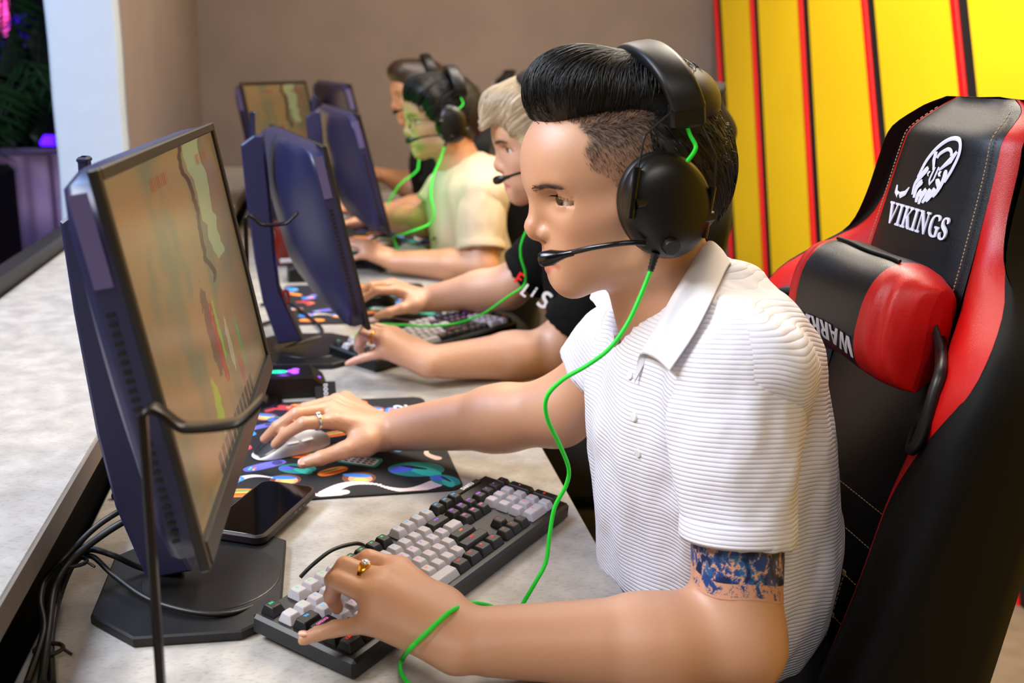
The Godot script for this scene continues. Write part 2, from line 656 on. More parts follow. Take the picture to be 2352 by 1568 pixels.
func room() -> void:
	var g := G.new()
	g.box(T(Vector3(-1.1, -0.05, -1.7)), Vector3(6.4, 0.1, 9.4))
	tag(mk("floor", g, M.floor_vinyl), "grey brown vinyl floor of the gaming room", "", "", "structure")
	g = G.new()
	g.box(T(Vector3(-1.1, 2.87, -1.7)), Vector3(6.4, 0.14, 9.4))
	tag(mk("ceiling", g, M.ceiling_paint), "plain pale ceiling carrying the light panels", "", "", "structure")
	g = G.new()
	g.box(T(Vector3(0.68, 1.4, -4.72)), Vector3(2.42, 2.8, 0.14))
	tag(mk("wall_back", g, M.taupe_paint), "taupe painted wall at the end of the desk row", "", "", "structure")
	g = G.new()
	g.box(T(Vector3(-0.602, 1.4, -3.76)), Vector3(0.165, 2.8, 1.8))
	var wl := tag(mk("wall_left", g, M.taupe_paint), "taupe side of the pillar wall beside the desks", "", "", "structure")
	g = G.new()
	# white plastered nose of the pillar, its arrises a little wavy
	var rows := []
	for j in 57:
		var y := j * 0.05
		var w := 0.017 + 0.0015 * sin(y * 7.0) + 0.0012 * sin(y * 19.0 + 1.0)
		rows.append([Vector3(-0.70 + w, y, -2.86), Vector3(-0.70 + w, y, -2.812), Vector3(-0.69 + w, y, -2.80), Vector3(-0.54 + w, y, -2.80), Vector3(-0.527 + w, y, -2.81), Vector3(-0.527 + w, y, -2.86)])
	g.grid(rows, true, true)
	tag(mk("trim_1", g, M.white_plaster), "white plastered end face of the pillar", "", "", "structure")
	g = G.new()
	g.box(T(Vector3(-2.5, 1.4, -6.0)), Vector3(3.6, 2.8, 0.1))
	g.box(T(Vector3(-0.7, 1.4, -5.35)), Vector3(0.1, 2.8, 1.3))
	tag(mk("wall_far", g, M.shade_tinted_wall), "wall of the unlit room behind the pillar, its darkness painted in", "", "", "structure")
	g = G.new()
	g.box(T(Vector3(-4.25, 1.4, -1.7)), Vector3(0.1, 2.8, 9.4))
	tag(mk("wall_side", g, M.shade_tinted_wall), "side wall of the gaming room with painted darkness", "", "", "structure")
	g = G.new()
	g.box(T(Vector3(-1.1, 1.4, 2.95)), Vector3(6.4, 2.8, 0.1))
	tag(mk("wall_front", g, M.taupe_paint), "taupe wall behind the first desk", "", "", "structure")
	# the yellow feature wall: slanting panels with a black gap and a red lip between them
	var X := 1.78
	g = G.new()
	g.box(T(Vector3(X + 0.10, 1.4, -0.9)), Vector3(0.14, 2.8, 7.8))
	var wr := tag(mk("wall_right", g, M.taupe_paint), "feature wall of slanting yellow panels with red and black stripes", "", "", "structure")
	var ln := []
	for q in [[1640, 0, 1664, 400], [1722, 0, 1755, 650], [1833, 0, 1866, 600], [1978, 0, 2020, 490], [2182, 0, 2205, 225]]:
		var a := pxx(q[0], q[1], X)
		var b := pxx(q[2], q[3], X)
		var s := (b.z - a.z) / (b.y - a.y)
		ln.append(Vector2(a.z - s * a.y, s))   # z = p + s y
	var st: Vector2 = ln[4] - ln[3]
	for k in 9:
		ln.append(Vector2(ln[4].x + (k + 1) * 0.50, ln[4].y))
	for k in ln.size():
		var l: Vector2 = ln[k]
		var tx := Transform3D(Basis(Vector3(0, 0, -1), Vector3(0, 1, 0), Vector3(1, 0, 0)), Vector3(X, 0, 0))   # polygon x is -z, depth into the wall
		var strip := func(z0: float, z1: float, d0: float, d1: float, m: Material, called: String, next: Vector2):
			var gg := G.new()
			var P := PackedVector2Array([Vector2(-(l.x + z0), 0.0), Vector2(-(next.x + z1), 0.0), Vector2(-(next.x + z1 + next.y * 2.8), 2.8), Vector2(-(l.x + z0 + l.y * 2.8), 2.8)])
			var tt := tx
			tt.origin.x = X + d0
			gg.prism(P, d1 - d0, tt, 0.002)
			mk(called, gg, m, wr)
		strip.call(0.0, 0.032, -0.004, 0.03, M.red_strip, "red_strip", l)
		strip.call(0.032, 0.08, 0.002, 0.03, M.black_gap, "gap_strip", l)
		if k < ln.size() - 1 and l.x < 2.4:
			strip.call(0.08, 0.0, 0.0, 0.03, M.yellow_panel, "yellow_panel", ln[k + 1])
func desk_row() -> void:
	# worktop
	var o := thing("gaming_desk", "long desk with concrete look top and pale worn edge", "desk")
	var g := G.new()
	g.box(T(Vector3(0.0175, DESK - 0.014, -2.12)), Vector3(0.625, 0.028, 5.04), 0.0025)
	mk("worktop", g, M.concrete_laminate, o)
	for z in [0.3, -1.5, -3.0, -4.5]:
		g = G.new()
		g.box(T(Vector3(-0.02, 0.36, z)), Vector3(0.5, 0.72, 0.03), 0.002)
		mk("side_panel", g, M.black_steel, o)
	g = G.new()
	g.box(T(Vector3(-0.28, 0.5, -2.12)), Vector3(0.02, 0.42, 5.0), 0.002)
	mk("back_panel", g, M.black_steel, o)
	# raised ledge behind the screens
	o = thing("raised_ledge", "raised concrete look ledge running behind the monitors", "ledge")
	g = G.new()
	var P := PackedVector2Array([Vector2(-0.29, -0.4), Vector2(-0.29, 4.64), Vector2(-0.523, 4.64), Vector2(-0.523, 2.79), Vector2(-0.63, 2.79), Vector2(-0.63, -0.4)])
	g.prism(P, 0.03, Transform3D(Basis(Vector3(1, 0, 0), Vector3(0, 0, -1), Vector3(0, 1, 0)), Vector3(0, 0.82, 0)), 0.002)
	mk("ledge_top", g, M.concrete_laminate, o)
	g = G.new()
	g.box(T(Vector3(-0.289, 0.834, -2.12)), Vector3(0.003, 0.029, 5.04))
	mk("edge_band", g, M.laminate_edge, o)
	g = G.new()
	g.box(T(Vector3(-0.335, 0.41, -2.12)), Vector3(0.02, 0.815, 5.0), 0.002)
	mk("screen_panel", g, M.black_steel, o)
	g = G.new()
	g.box(T(Vector3(-0.66, 0.44, -1.2)), Vector3(0.05, 0.88, 3.16), 0.006)
	mk("end_rail", g, M.grey_plastic, o)
func far_corner() -> void:
	# lilac covered table, plants and glowing strips beyond the pillar
	var at := pz(70, 560, -4.3)
	var o := thing("draped_table", "table under a pleated lilac cloth behind the pillar", "table", Vector3(at.x - 0.03, 0, -4.3))
	var g := G.new()
	var rows := []
	for j in 10:
		var row := []
		for i in 96:
			var w := TAU * i / 96.0
			var r := 0.17 + (0.010 + 0.012 * (9 - j) / 9.0) * sin(w * 16.0)
			row.append(Vector3(cos(w) * r * 1.35, 0.93 * j / 9.0, sin(w) * r))
		rows.append(row)
	g.grid(rows, true, true)
	mk("cloth", g, sm("lilac_cloth", Color(0.75, 0.62, 0.80), 0.9), o)
	at = pz(20, 600, -3.6)
	o = thing("speaker_box", "black box speaker on the floor beside the lilac table", "speaker", Vector3(at.x - 0.14, 0, -3.6))
	g = G.new()
	g.box(T(Vector3(0, 0.47, 0)), Vector3(0.3, 0.94, 0.3), 0.02)
	mk("cabinet", g, M.matte_black, o)
	g = G.new()
	g.box(T(Vector3(0.03, 0.70, 0.152)), Vector3(0.14, 0.10, 0.01), 0.004)
	mk("handle_recess", g, M.grey_plastic, o)
	palm(pz(60, 330, -4.0) + Vector3(-0.12, 0, 0), "green palm with feathery fronds in front of the lilac table", 11, 0.42, 5)
	palm(pz(110, 130, -4.9) + Vector3(-0.1, 0, 0.1), "tall dark palm with drooping fronds beside the white pillar", 9, 0.5, 8)
	# big paddle leaf
	o = thing("paddle_leaf_plant", "tall plant with broad dark paddle leaves left of the pillar", "plant", Vector3(pz(30, 300, -4.6).x, 0, -4.6))
	var q := RandomNumberGenerator.new()
	q.seed = 21
	var gl := sm("deep_leaf", Color(0.03, 0.10, 0.05), 0.5)
	for k in 6:
		var tip := pz([34, -40, 60, 12, 90, -70][k], [40, 120, 250, 190, 20, 20][k], -4.6 + q.randf_range(-0.1, 0.1)) - o.position
		var root := Vector3(0.02 * k - 0.05, 0, 0)
		var mid := root.lerp(tip, 0.6) + Vector3(0, 0.05, 0.02)
		var stem := G.new()
		stem.tube(spl([root, mid, tip.lerp(mid, 0.2)], 5), 0.006, 6)
		mk("stem", stem, gl, o)
		g = G.new()
		rows = []
		var side := Vector3(1, 0.1, 0.4).normalized()
		for j in 13:
			var s := j / 12.0
			var p := mid.lerp(tip, s)
			var w := 0.085 * sin(PI * pow(s, 0.8)) + 0.001
			rows.append([p - side * w + Vector3(0, 0, 0.02), p, p + side * w + Vector3(0, 0, 0.02)])
		g.grid(rows)
		mk("leaf", g, gl, o)
	for a in [[[100, 322, 0.05], 0.11, "violet glowing light bar behind the palm"], [[97, 385, 0.05], 0.05, "blue glowing light bar low behind the palm"], [[42, 192, 0.14], 0.03, "thin blue light tube behind the paddle leaves"], [[4, 20, 0.25], 0.06, "magenta light tube at the edge of the dark room"]]:
		var p := pz(a[0][0], a[0][1], -5.2)
		g = G.new()
		g.box(T(Vector3.ZERO), Vector3(a[1], a[0][2], 0.03), 0.004)
		var c := Color(0.85, 0.25, 0.6) if a[2].begins_with("magenta") else Color(0.30, 0.08, 1.0)
		var b := mk("light_bar", g, glow("bar_" + str(used.get("light_bar", 0)), c, 1.6))
		b.position = p
		tag(b, a[2], "light", "coloured lights in the dark room")
		var l := OmniLight3D.new()
		l.name = "glow"
		l.light_color = c
		l.light_energy = 0.10
		l.omni_range = 8.0
		l.omni_attenuation = 2.0
		l.light_size = 0.05
		l.shadow_enabled = true
		l.position = Vector3(0, 0, 0.06)
		b.add_child(l)
func palm(crown: Vector3, label: String, fronds: int, reach: float, seed_: int) -> void:
	var o := thing("potted_palm", label, "plant", Vector3(crown.x, 0, crown.z))
	var q := RandomNumberGenerator.new()
	q.seed = seed_
	var lm: StandardMaterial3D = M.palm_leaf if M.has("palm_leaf") else sm("palm_leaf", Color(0.07, 0.22, 0.08), 0.5)
	lm.backlight_enabled = true
	lm.backlight = Color(0.08, 0.2, 0.05)
	var g := G.new()
	g.lathe([Vector2(0.09, 0), Vector2(0.13, 0.26), Vector2(0.135, 0.28), Vector2(0.12, 0.27)], T(Vector3.ZERO), 18)
	mk("pot", g, M.matte_black, o)
	g = G.new()
	g.tube([Vector3(0, 0.2, 0), Vector3(0.01, crown.y * 0.6, 0), Vector3(0, crown.y, 0)], [0.02, 0.016, 0.012], 8)
	mk("trunk", g, sm("palm_trunk_%d" % seed_, Color(0.12, 0.09, 0.06), 0.9), o)
	for k in fronds:
		var w := TAU * k / fronds + q.randf_range(-0.2, 0.2)
		var d := Vector3(cos(w), 0, sin(w))
		var lift := q.randf_range(0.05, 0.3)
		var rib := spl([Vector3(0, crown.y, 0), Vector3(0, crown.y + lift, 0) + d * reach * 0.45, Vector3(0, crown.y + lift * 0.3 - 0.12, 0) + d * reach], 9)
		g = G.new()
		g.tube(rib, 0.003, 5)
		var side := d.cross(Vector3.UP)
		for i in range(2, rib.size()):
			var s := float(i) / rib.size()
			var ll := reach * 0.42 * sin(PI * (0.15 + 0.8 * s))
			for e in [-1.0, 1.0]:
				var tip: Vector3 = rib[i] + side * e * ll * 0.8 + d * ll * 0.5 + Vector3(0, -0.35 * ll, 0)
				var mid: Vector3 = rib[i].lerp(tip, 0.5) + Vector3(0, ll * 0.08, 0)
				g.quad(rib[i], mid + d * 0.007, tip, mid - d * 0.007)
				g.quad(mid + Vector3(0, -0.003, 0), mid + d * 0.007, tip, mid - d * 0.007)
		mk("frond", g, lm, o)

# ---------------------------------------------------------------- screens
func screen_tex(seed_: int) -> ImageTexture:
	var q := FastNoiseLite.new()
	q.seed = seed_
	q.frequency = 2.2
	q.fractal_octaves = 3
	var f := func(u: float, v: float) -> Color:
		var a := q.get_noise_2d(u * 1.6, v * 0.9)
		var c := Color(0.60, 0.46, 0.28).lerp(Color(0.48, 0.44, 0.30), smoothstep(-0.2, 0.35, a))
		c = c.lerp(Color(0.42, 0.33, 0.25), smoothstep(0.55, 0.95, u) * 0.5)
		if absf(u - 0.72 - 0.10 * q.get_noise_2d(v * 2.0, 9.0)) < 0.09 * (1.0 - v) and v < 0.45:
			c = Color(0.62, 0.62, 0.42)
		if absf(u - 0.60 - 0.06 * q.get_noise_2d(v * 3.0, 4.0)) < 0.018 and v < 0.5:
			c = Color(0.30, 0.20, 0.13)
		for b in [[0.46, 0.62, 0.035, 0.16, Color(0.35, 0.25, 0.2)], [0.50, 0.68, 0.03, 0.14, Color(0.62, 0.2, 0.16)], [0.53, 0.66, 0.012, 0.12, Color(0.45, 0.72, 0.2)], [0.60, 0.74, 0.02, 0.1, Color(0.7, 0.64, 0.5)], [0.36, 0.83, 0.03, 0.08, Color(0.62, 0.72, 0.14)], [0.72, 0.78, 0.012, 0.12, Color(0.3, 0.6, 0.3)], [0.66, 0.86, 0.03, 0.05, Color(0.55, 0.3, 0.22)]]:
			var d := Vector2((u - b[0]) / b[2], (v - b[1]) / b[3]).length() + 0.5 * q.get_noise_2d(u * 9.0, v * 9.0)
			if d < 1.0:
				c = c.lerp(b[4], 0.75)
		if v > 0.05 and v < 0.09 and (fmod(u * 60.0, 1.0) < 0.45) and ((u > 0.28 and u < 0.42) or (u > 0.72 and u < 0.86)):
			c = c.lerp(Color(0.6, 0.2, 0.12), 0.7)
		if v > 0.93 and absf(u - 0.5) < 0.25 and fmod(u * 24.0, 1.0) < 0.7:
			c = Color(0.25, 0.22, 0.2)
		return c
	return tex(320, 180, f)
func monitor(label: String, at: Vector3, yaw: float, tilt: float, drop: float, cast := Color(0.95, 0.8, 0.6), power := 0.05) -> Node3D:
	var o := thing("monitor", label, "monitor", at, 0.0, "gaming monitors on the desk")
	var blue_lit: StandardMaterial3D = M.blue_lit_plastic
	var W := 0.56
	var H := 0.325
	# base plate
	var g := G.new()
	var P := PackedVector2Array([Vector2(-0.095, -0.065), Vector2(-0.045, -0.115), Vector2(0.06, -0.115), Vector2(0.098, -0.085), Vector2(0.098, 0.085), Vector2(0.06, 0.115), Vector2(-0.045, 0.115), Vector2(-0.095, 0.065)])
	var flat := Transform3D(Basis(Vector3(1, 0, 0), Vector3(0, 0, -1), Vector3(0, 1, 0)), Vector3.ZERO)
	g.prism(P, 0.012, flat, 0.002)
	mk("base_plate", g, M.base_plastic, o)
	g = G.new()
	g.lathe([Vector2(0.075, 0.0), Vector2(0.074, 0.0015), Vector2(0.0, 0.0018)], T(Vector3(0.02, 0.0121, 0)), 40)
	mk("base_disc", g, M.base_disc, o)
	# leaning column: side outline
	g = G.new()
	var side := []
	for q in [[133, 512], [190, 470], [232, 470], [268, 700], [306, 985], [332, 1120], [440, 1318], [335, 1338], [262, 1170], [218, 1000], [165, 720]]:
		var p := pz(q[0], q[1], -1.02)
		side.append(Vector2(p.x + 0.15, maxf(p.y - DESK, 0.006)))
	P = PackedVector2Array(side)
	g.prism(P, 0.055, T(Vector3(0, 0, -0.03)), 0.003)
	mk("column", g, blue_lit, o)
	g = G.new()
	g.box(T(Vector3(side[1].x - 0.002, side[1].y + 0.018, 0)), Vector3(0.009, 0.05, 0.02), 0.002)
	g.box(T(Vector3(side[1].x - 0.002, side[1].y + 0.04, 0)), Vector3(0.011, 0.006, 0.022), 0.002)
	mk("carry_loop", g, blue_lit, o)
	g = G.new()
	var red := []
	for a in 12:
		var rc := pz(350, 1168, -1.0)
		red.append(Vector3(rc.x + 0.152 + 0.006 * cos(TAU * a / 12.0), rc.y - DESK + 0.014 * sin(TAU * a / 12.0), 0.018))
	red.append(red[0])
	g.tube(red, 0.003, 6)
	mk("cable_ring", g, M.dark_red, o, "red ring for the cables")
	# panel
	var hub := Node3D.new()
	hub.name = "panel"
	o.add_child(hub, true)
	hub.transform = Transform3D(Basis(Vector3.UP, yaw) * Basis(Vector3(0, 0, 1), tilt), Vector3(0.03, 0.334 - drop, 0.015))
	g = G.new()
	# back shell: a swept ring of sections that swells towards the middle
	var rows := []
	for k in [[0.0, 1.0, 0.0], [-0.018, 1.0, 0.0], [-0.026, 0.985, 0.0], [-0.034, 0.9, 0.3], [-0.044, 0.72, 0.5], [-0.052, 0.5, 0.5], [-0.056, 0.2, 0.5], [-0.057, 0.01, 0.5]]:
		var row := []
		for i in 48:
			var w := TAU * i / 48.0
			var e := pow(pow(absf(cos(w)), 12.0) + pow(absf(sin(w)), 12.0), -1.0 / 12.0)
			var e2 := lerpf(e, 1.1, k[2] * 0.6)
			row.append(Vector3(k[0], sin(w) * e2 * H / 2 * k[1], cos(w) * e2 * W / 2 * k[1]))
		rows.append(row)
	g.grid(rows, true, true)
	mk("back_shell", g, blue_lit, hub)
	g = G.new()
	for s in [-1.0, 1.0]:
		g.box(T(Vector3(0.002, 0, s * (W / 2 - 0.005))), Vector3(0.008, H, 0.010), 0.0015)
	g.box(T(Vector3(0.002, H / 2 - 0.005, 0)), Vector3(0.008, 0.010, W - 0.02), 0.0015)
	g.box(T(Vector3(0.002, -H / 2 + 0.011, 0)), Vector3(0.010, 0.022, W - 0.02), 0.0015)
	mk("bezel", g, M.bezel_plastic, hub)
	g = G.new()
	var a := Vector3(0.0015, H / 2 - 0.010, W / 2 - 0.010)
	g.quad(Vector3(a.x, a.y, a.z), Vector3(a.x, a.y, -a.z), Vector3(a.x, -H / 2 + 0.022, -a.z), Vector3(a.x, -H / 2 + 0.022, a.z))
	mk("screen", g, M["screen_2" if cast.g > cast.r else "screen_%d" % (used.monitor % 2)], hub)
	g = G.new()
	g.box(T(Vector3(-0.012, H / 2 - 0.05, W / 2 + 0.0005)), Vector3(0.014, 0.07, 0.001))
	mk("sticker", g, M.sticker, hub, "edge sticker with a lilac reflection in its colour")
	g = G.new()
	for k in 26:
		g.box(T(Vector3(-0.013, -0.13 + 0.0075 * k, W / 2 + 0.0003)), Vector3(0.006, 0.003, 0.0014))
	mk("vent_slots", g, M.black_steel, hub).set_meta("kind", "stuff")
	var l := AreaLight3D.new()
	l.name = "screen_light"
	l.area_size = Vector2(W - 0.02, H - 0.03)
	l.light_color = cast
	l.light_energy = power
	l.area_normalize_energy = true
	l.area_range = 6.0
	l.shadow_enabled = true
	l.basis = Basis(Vector3(0, 0, -1), Vector3(0, 1, 0), Vector3(1, 0, 0)) * Basis(Vector3.UP, PI)
	l.position = Vector3(0.008, 0, 0)
	hub.add_child(l)
	return o
func monitors() -> void:
	sm("blue_lit_plastic", Color(0.13, 0.13, 0.27), 0.42)  # blue of the room light is mixed into this plastic
	sm("dark_red", Color(0.55, 0.02, 0.03), 0.35)
	sm("bezel_plastic", Color(0.10, 0.085, 0.075), 0.4)
	sm("base_plastic", Color(0.035, 0.035, 0.042), 0.45)
	sm("base_disc", Color(0.06, 0.055, 0.055), 0.35)
	sm("sticker", Color(0.36, 0.33, 0.50), 0.3)  # the lilac is a reflection kept in the sticker colour
	for k in 3:
		var m := sm("screen_%d" % k, Color(0.03, 0.03, 0.03), 0.22)
		m.emission_enabled = true
		m.emission_texture = screen_tex(31 + k)
		m.emission = Color.WHITE if k < 2 else Color(0.25, 1.0, 0.3)
		m.emission_operator = BaseMaterial3D.EMISSION_OP_MULTIPLY
		m.emission_energy_multiplier = 0.55
	monitor("monitor with a brown game picture in front of the white shirted gamer", Vector3(-0.15, DESK, -1.05), -0.043, 0.197, 0.0)
	monitor("monitor seen edge on in front of the blond gamer", Vector3(-0.05, DESK, -1.985), 0.2, 0.23, 0.055)
	monitor("monitor seen from behind in front of the cream shirted gamer", Vector3(0.055, DESK, -2.95), 0.16, 0.26, 0.05, Color(0.25, 1.0, 0.2), 0.045)
	monitor("farthest monitor, by the gamer hidden behind the cream shirt", Vector3(0.05, DESK, -3.98), 0.2, 0.26, 0.0)
	monitor("turned monitor standing near the ledge, its brown screen towards the room", Vector3(-0.16, DESK, -3.62), -0.35, 0.2, 0.0)
	# loose cables behind the first two screens
	for q in [[[[62, 1568, 0.76], [100, 1450, 0.77], [92, 1380, 0.775], [105, 1330, 0.78], [150, 1280, 0.80], [220, 1210, 0.82], [290, 1165, 0.84], [330, 1150, 0.86]], 0.0036, "thick black cable looping from the ledge to the first monitor"], [[[95, 1568, 0.76], [112, 1440, 0.77], [125, 1350, 0.78], [165, 1285, 0.80], [240, 1225, 0.815], [300, 1190, 0.83], [340, 1180, 0.85]], 0.0042, "glossy black cable bundled beside the first monitor"], [[[120, 1568, 0.756], [118, 1460, 0.76], [140, 1350, 0.77], [170, 1290, 0.79], [205, 1262, 0.795], [260, 1275, 0.79], [330, 1305, 0.768], [420, 1312, 0.766]], 0.0035, "black cable bending down onto the first monitor base"], [[[118, 1568, 0.756], [112, 1500, 0.757], [135, 1380, 0.765], [170, 1295, 0.785], [210, 1277, 0.788], [260, 1320, 0.775], [340, 1375, 0.769], [440, 1405, 0.767], [530, 1408, 0.764], [600, 1385, 0.757]], 0.003, "thin black cable crossing the first monitor base to the keyboard"], [[[258, 1138, 0.754], [300, 1135, 0.756], [345, 1120, 0.76]], 0.004, "short black cable end behind the first monitor"], [[[600, 700, 0.757], [650, 690, 0.757], [700, 720, 0.757], [740, 760, 0.757], [700, 780, 0.756], [640, 740, 0.756], [600, 745, 0.756]], 0.004, "black cable loop around the second monitor base"]]:
		var pts := []
		for p in q[0]:
			pts.append(py(p[0], p[1], p[2]))
		var g := G.new()
		g.tube(spl(pts, 7), q[1], 8)
		tag(mk("cable", g, M.rubber), q[2], "cable", "black cables on the desk")
	for q in [[170, 1290, 0.795, "black cable tie around the bundle beside the monitor base"], [112, 1490, 0.762, "black cable tie low on the bundle at the desk edge"]]:
		var c := py(q[0], q[1], q[2])
		var g := G.new()
		var ring := []
		for k in 15:
			ring.append(c + Vector3(cos(TAU * k / 14.0) * 0.013, 0, sin(TAU * k / 14.0) * 0.010))
		g.tube(ring, 0.0022, 6)
		g.tube([c + Vector3(0.012, 0, 0), c + Vector3(0.022, -0.004, 0.006)], 0.0015, 6)
		tag(mk("cable_tie", g, M.matte_black), q[3], "cable tie", "cable ties")
	# headphone hangers
	hanger(Vector3(pz(348, 1250, -0.70).x, DESK, -0.70), pz(325, 945, -0.70).y, "thin brown steel headphone hanger before the first monitor")
	hanger(Vector3(pz(568, 620, -1.68).x, DESK, -1.68), pz(563, 498, -1.68).y, "thin steel headphone hanger beside the second monitor column")
func hanger(at: Vector3, top: float, label: String) -> void:
	var o := thing("headphone_hanger", label, "headphone stand", at, 0.0, "headphone hangers")
	var h := top - at.y
	var g := G.new()
	g.lathe([Vector2(0.0, 0.0), Vector2(0.05, 0.0), Vector2(0.05, 0.004), Vector2(0.046, 0.006), Vector2(0.0, 0.006)], T(Vector3.ZERO), 32)
	mk("foot", g, M.hanger_steel if M.has("hanger_steel") else sm("hanger_steel", Color(0.11, 0.085, 0.07), 0.35, 0.6), o)
	g = G.new()
	g.box(T(Vector3(0, h / 2, 0)), Vector3(0.006, h, 0.012), 0.0015)
	mk("pole", g, M.hanger_steel, o)
	g = G.new()
	var path := spl([Vector3(0, h - 0.004, 0), Vector3(0.004, h + 0.002, 0), Vector3(0.012, h, 0), Vector3(0.024, h - 0.011, 0), Vector3(0.034, h - 0.013, 0), Vector3(0.060, h - 0.011, 0), Vector3(0.070, h - 0.006, 0), Vector3(0.084, h + 0.008, 0)], 5)
	var rows := []
	for i in path.size():
		var d: Vector3 = (path[mini(i + 1, path.size() - 1)] - path[maxi(i - 1, 0)]).normalized()
		var nn := Vector3(-d.y, d.x, 0) * 0.0022
		var zz := Vector3(0, 0, 0.007)
		rows.append([path[i] + nn + zz, path[i] + nn - zz, path[i] - nn - zz, path[i] - nn + zz])
	g.grid(rows, true, true)
	mk("hook", g, M.hanger_steel, o)

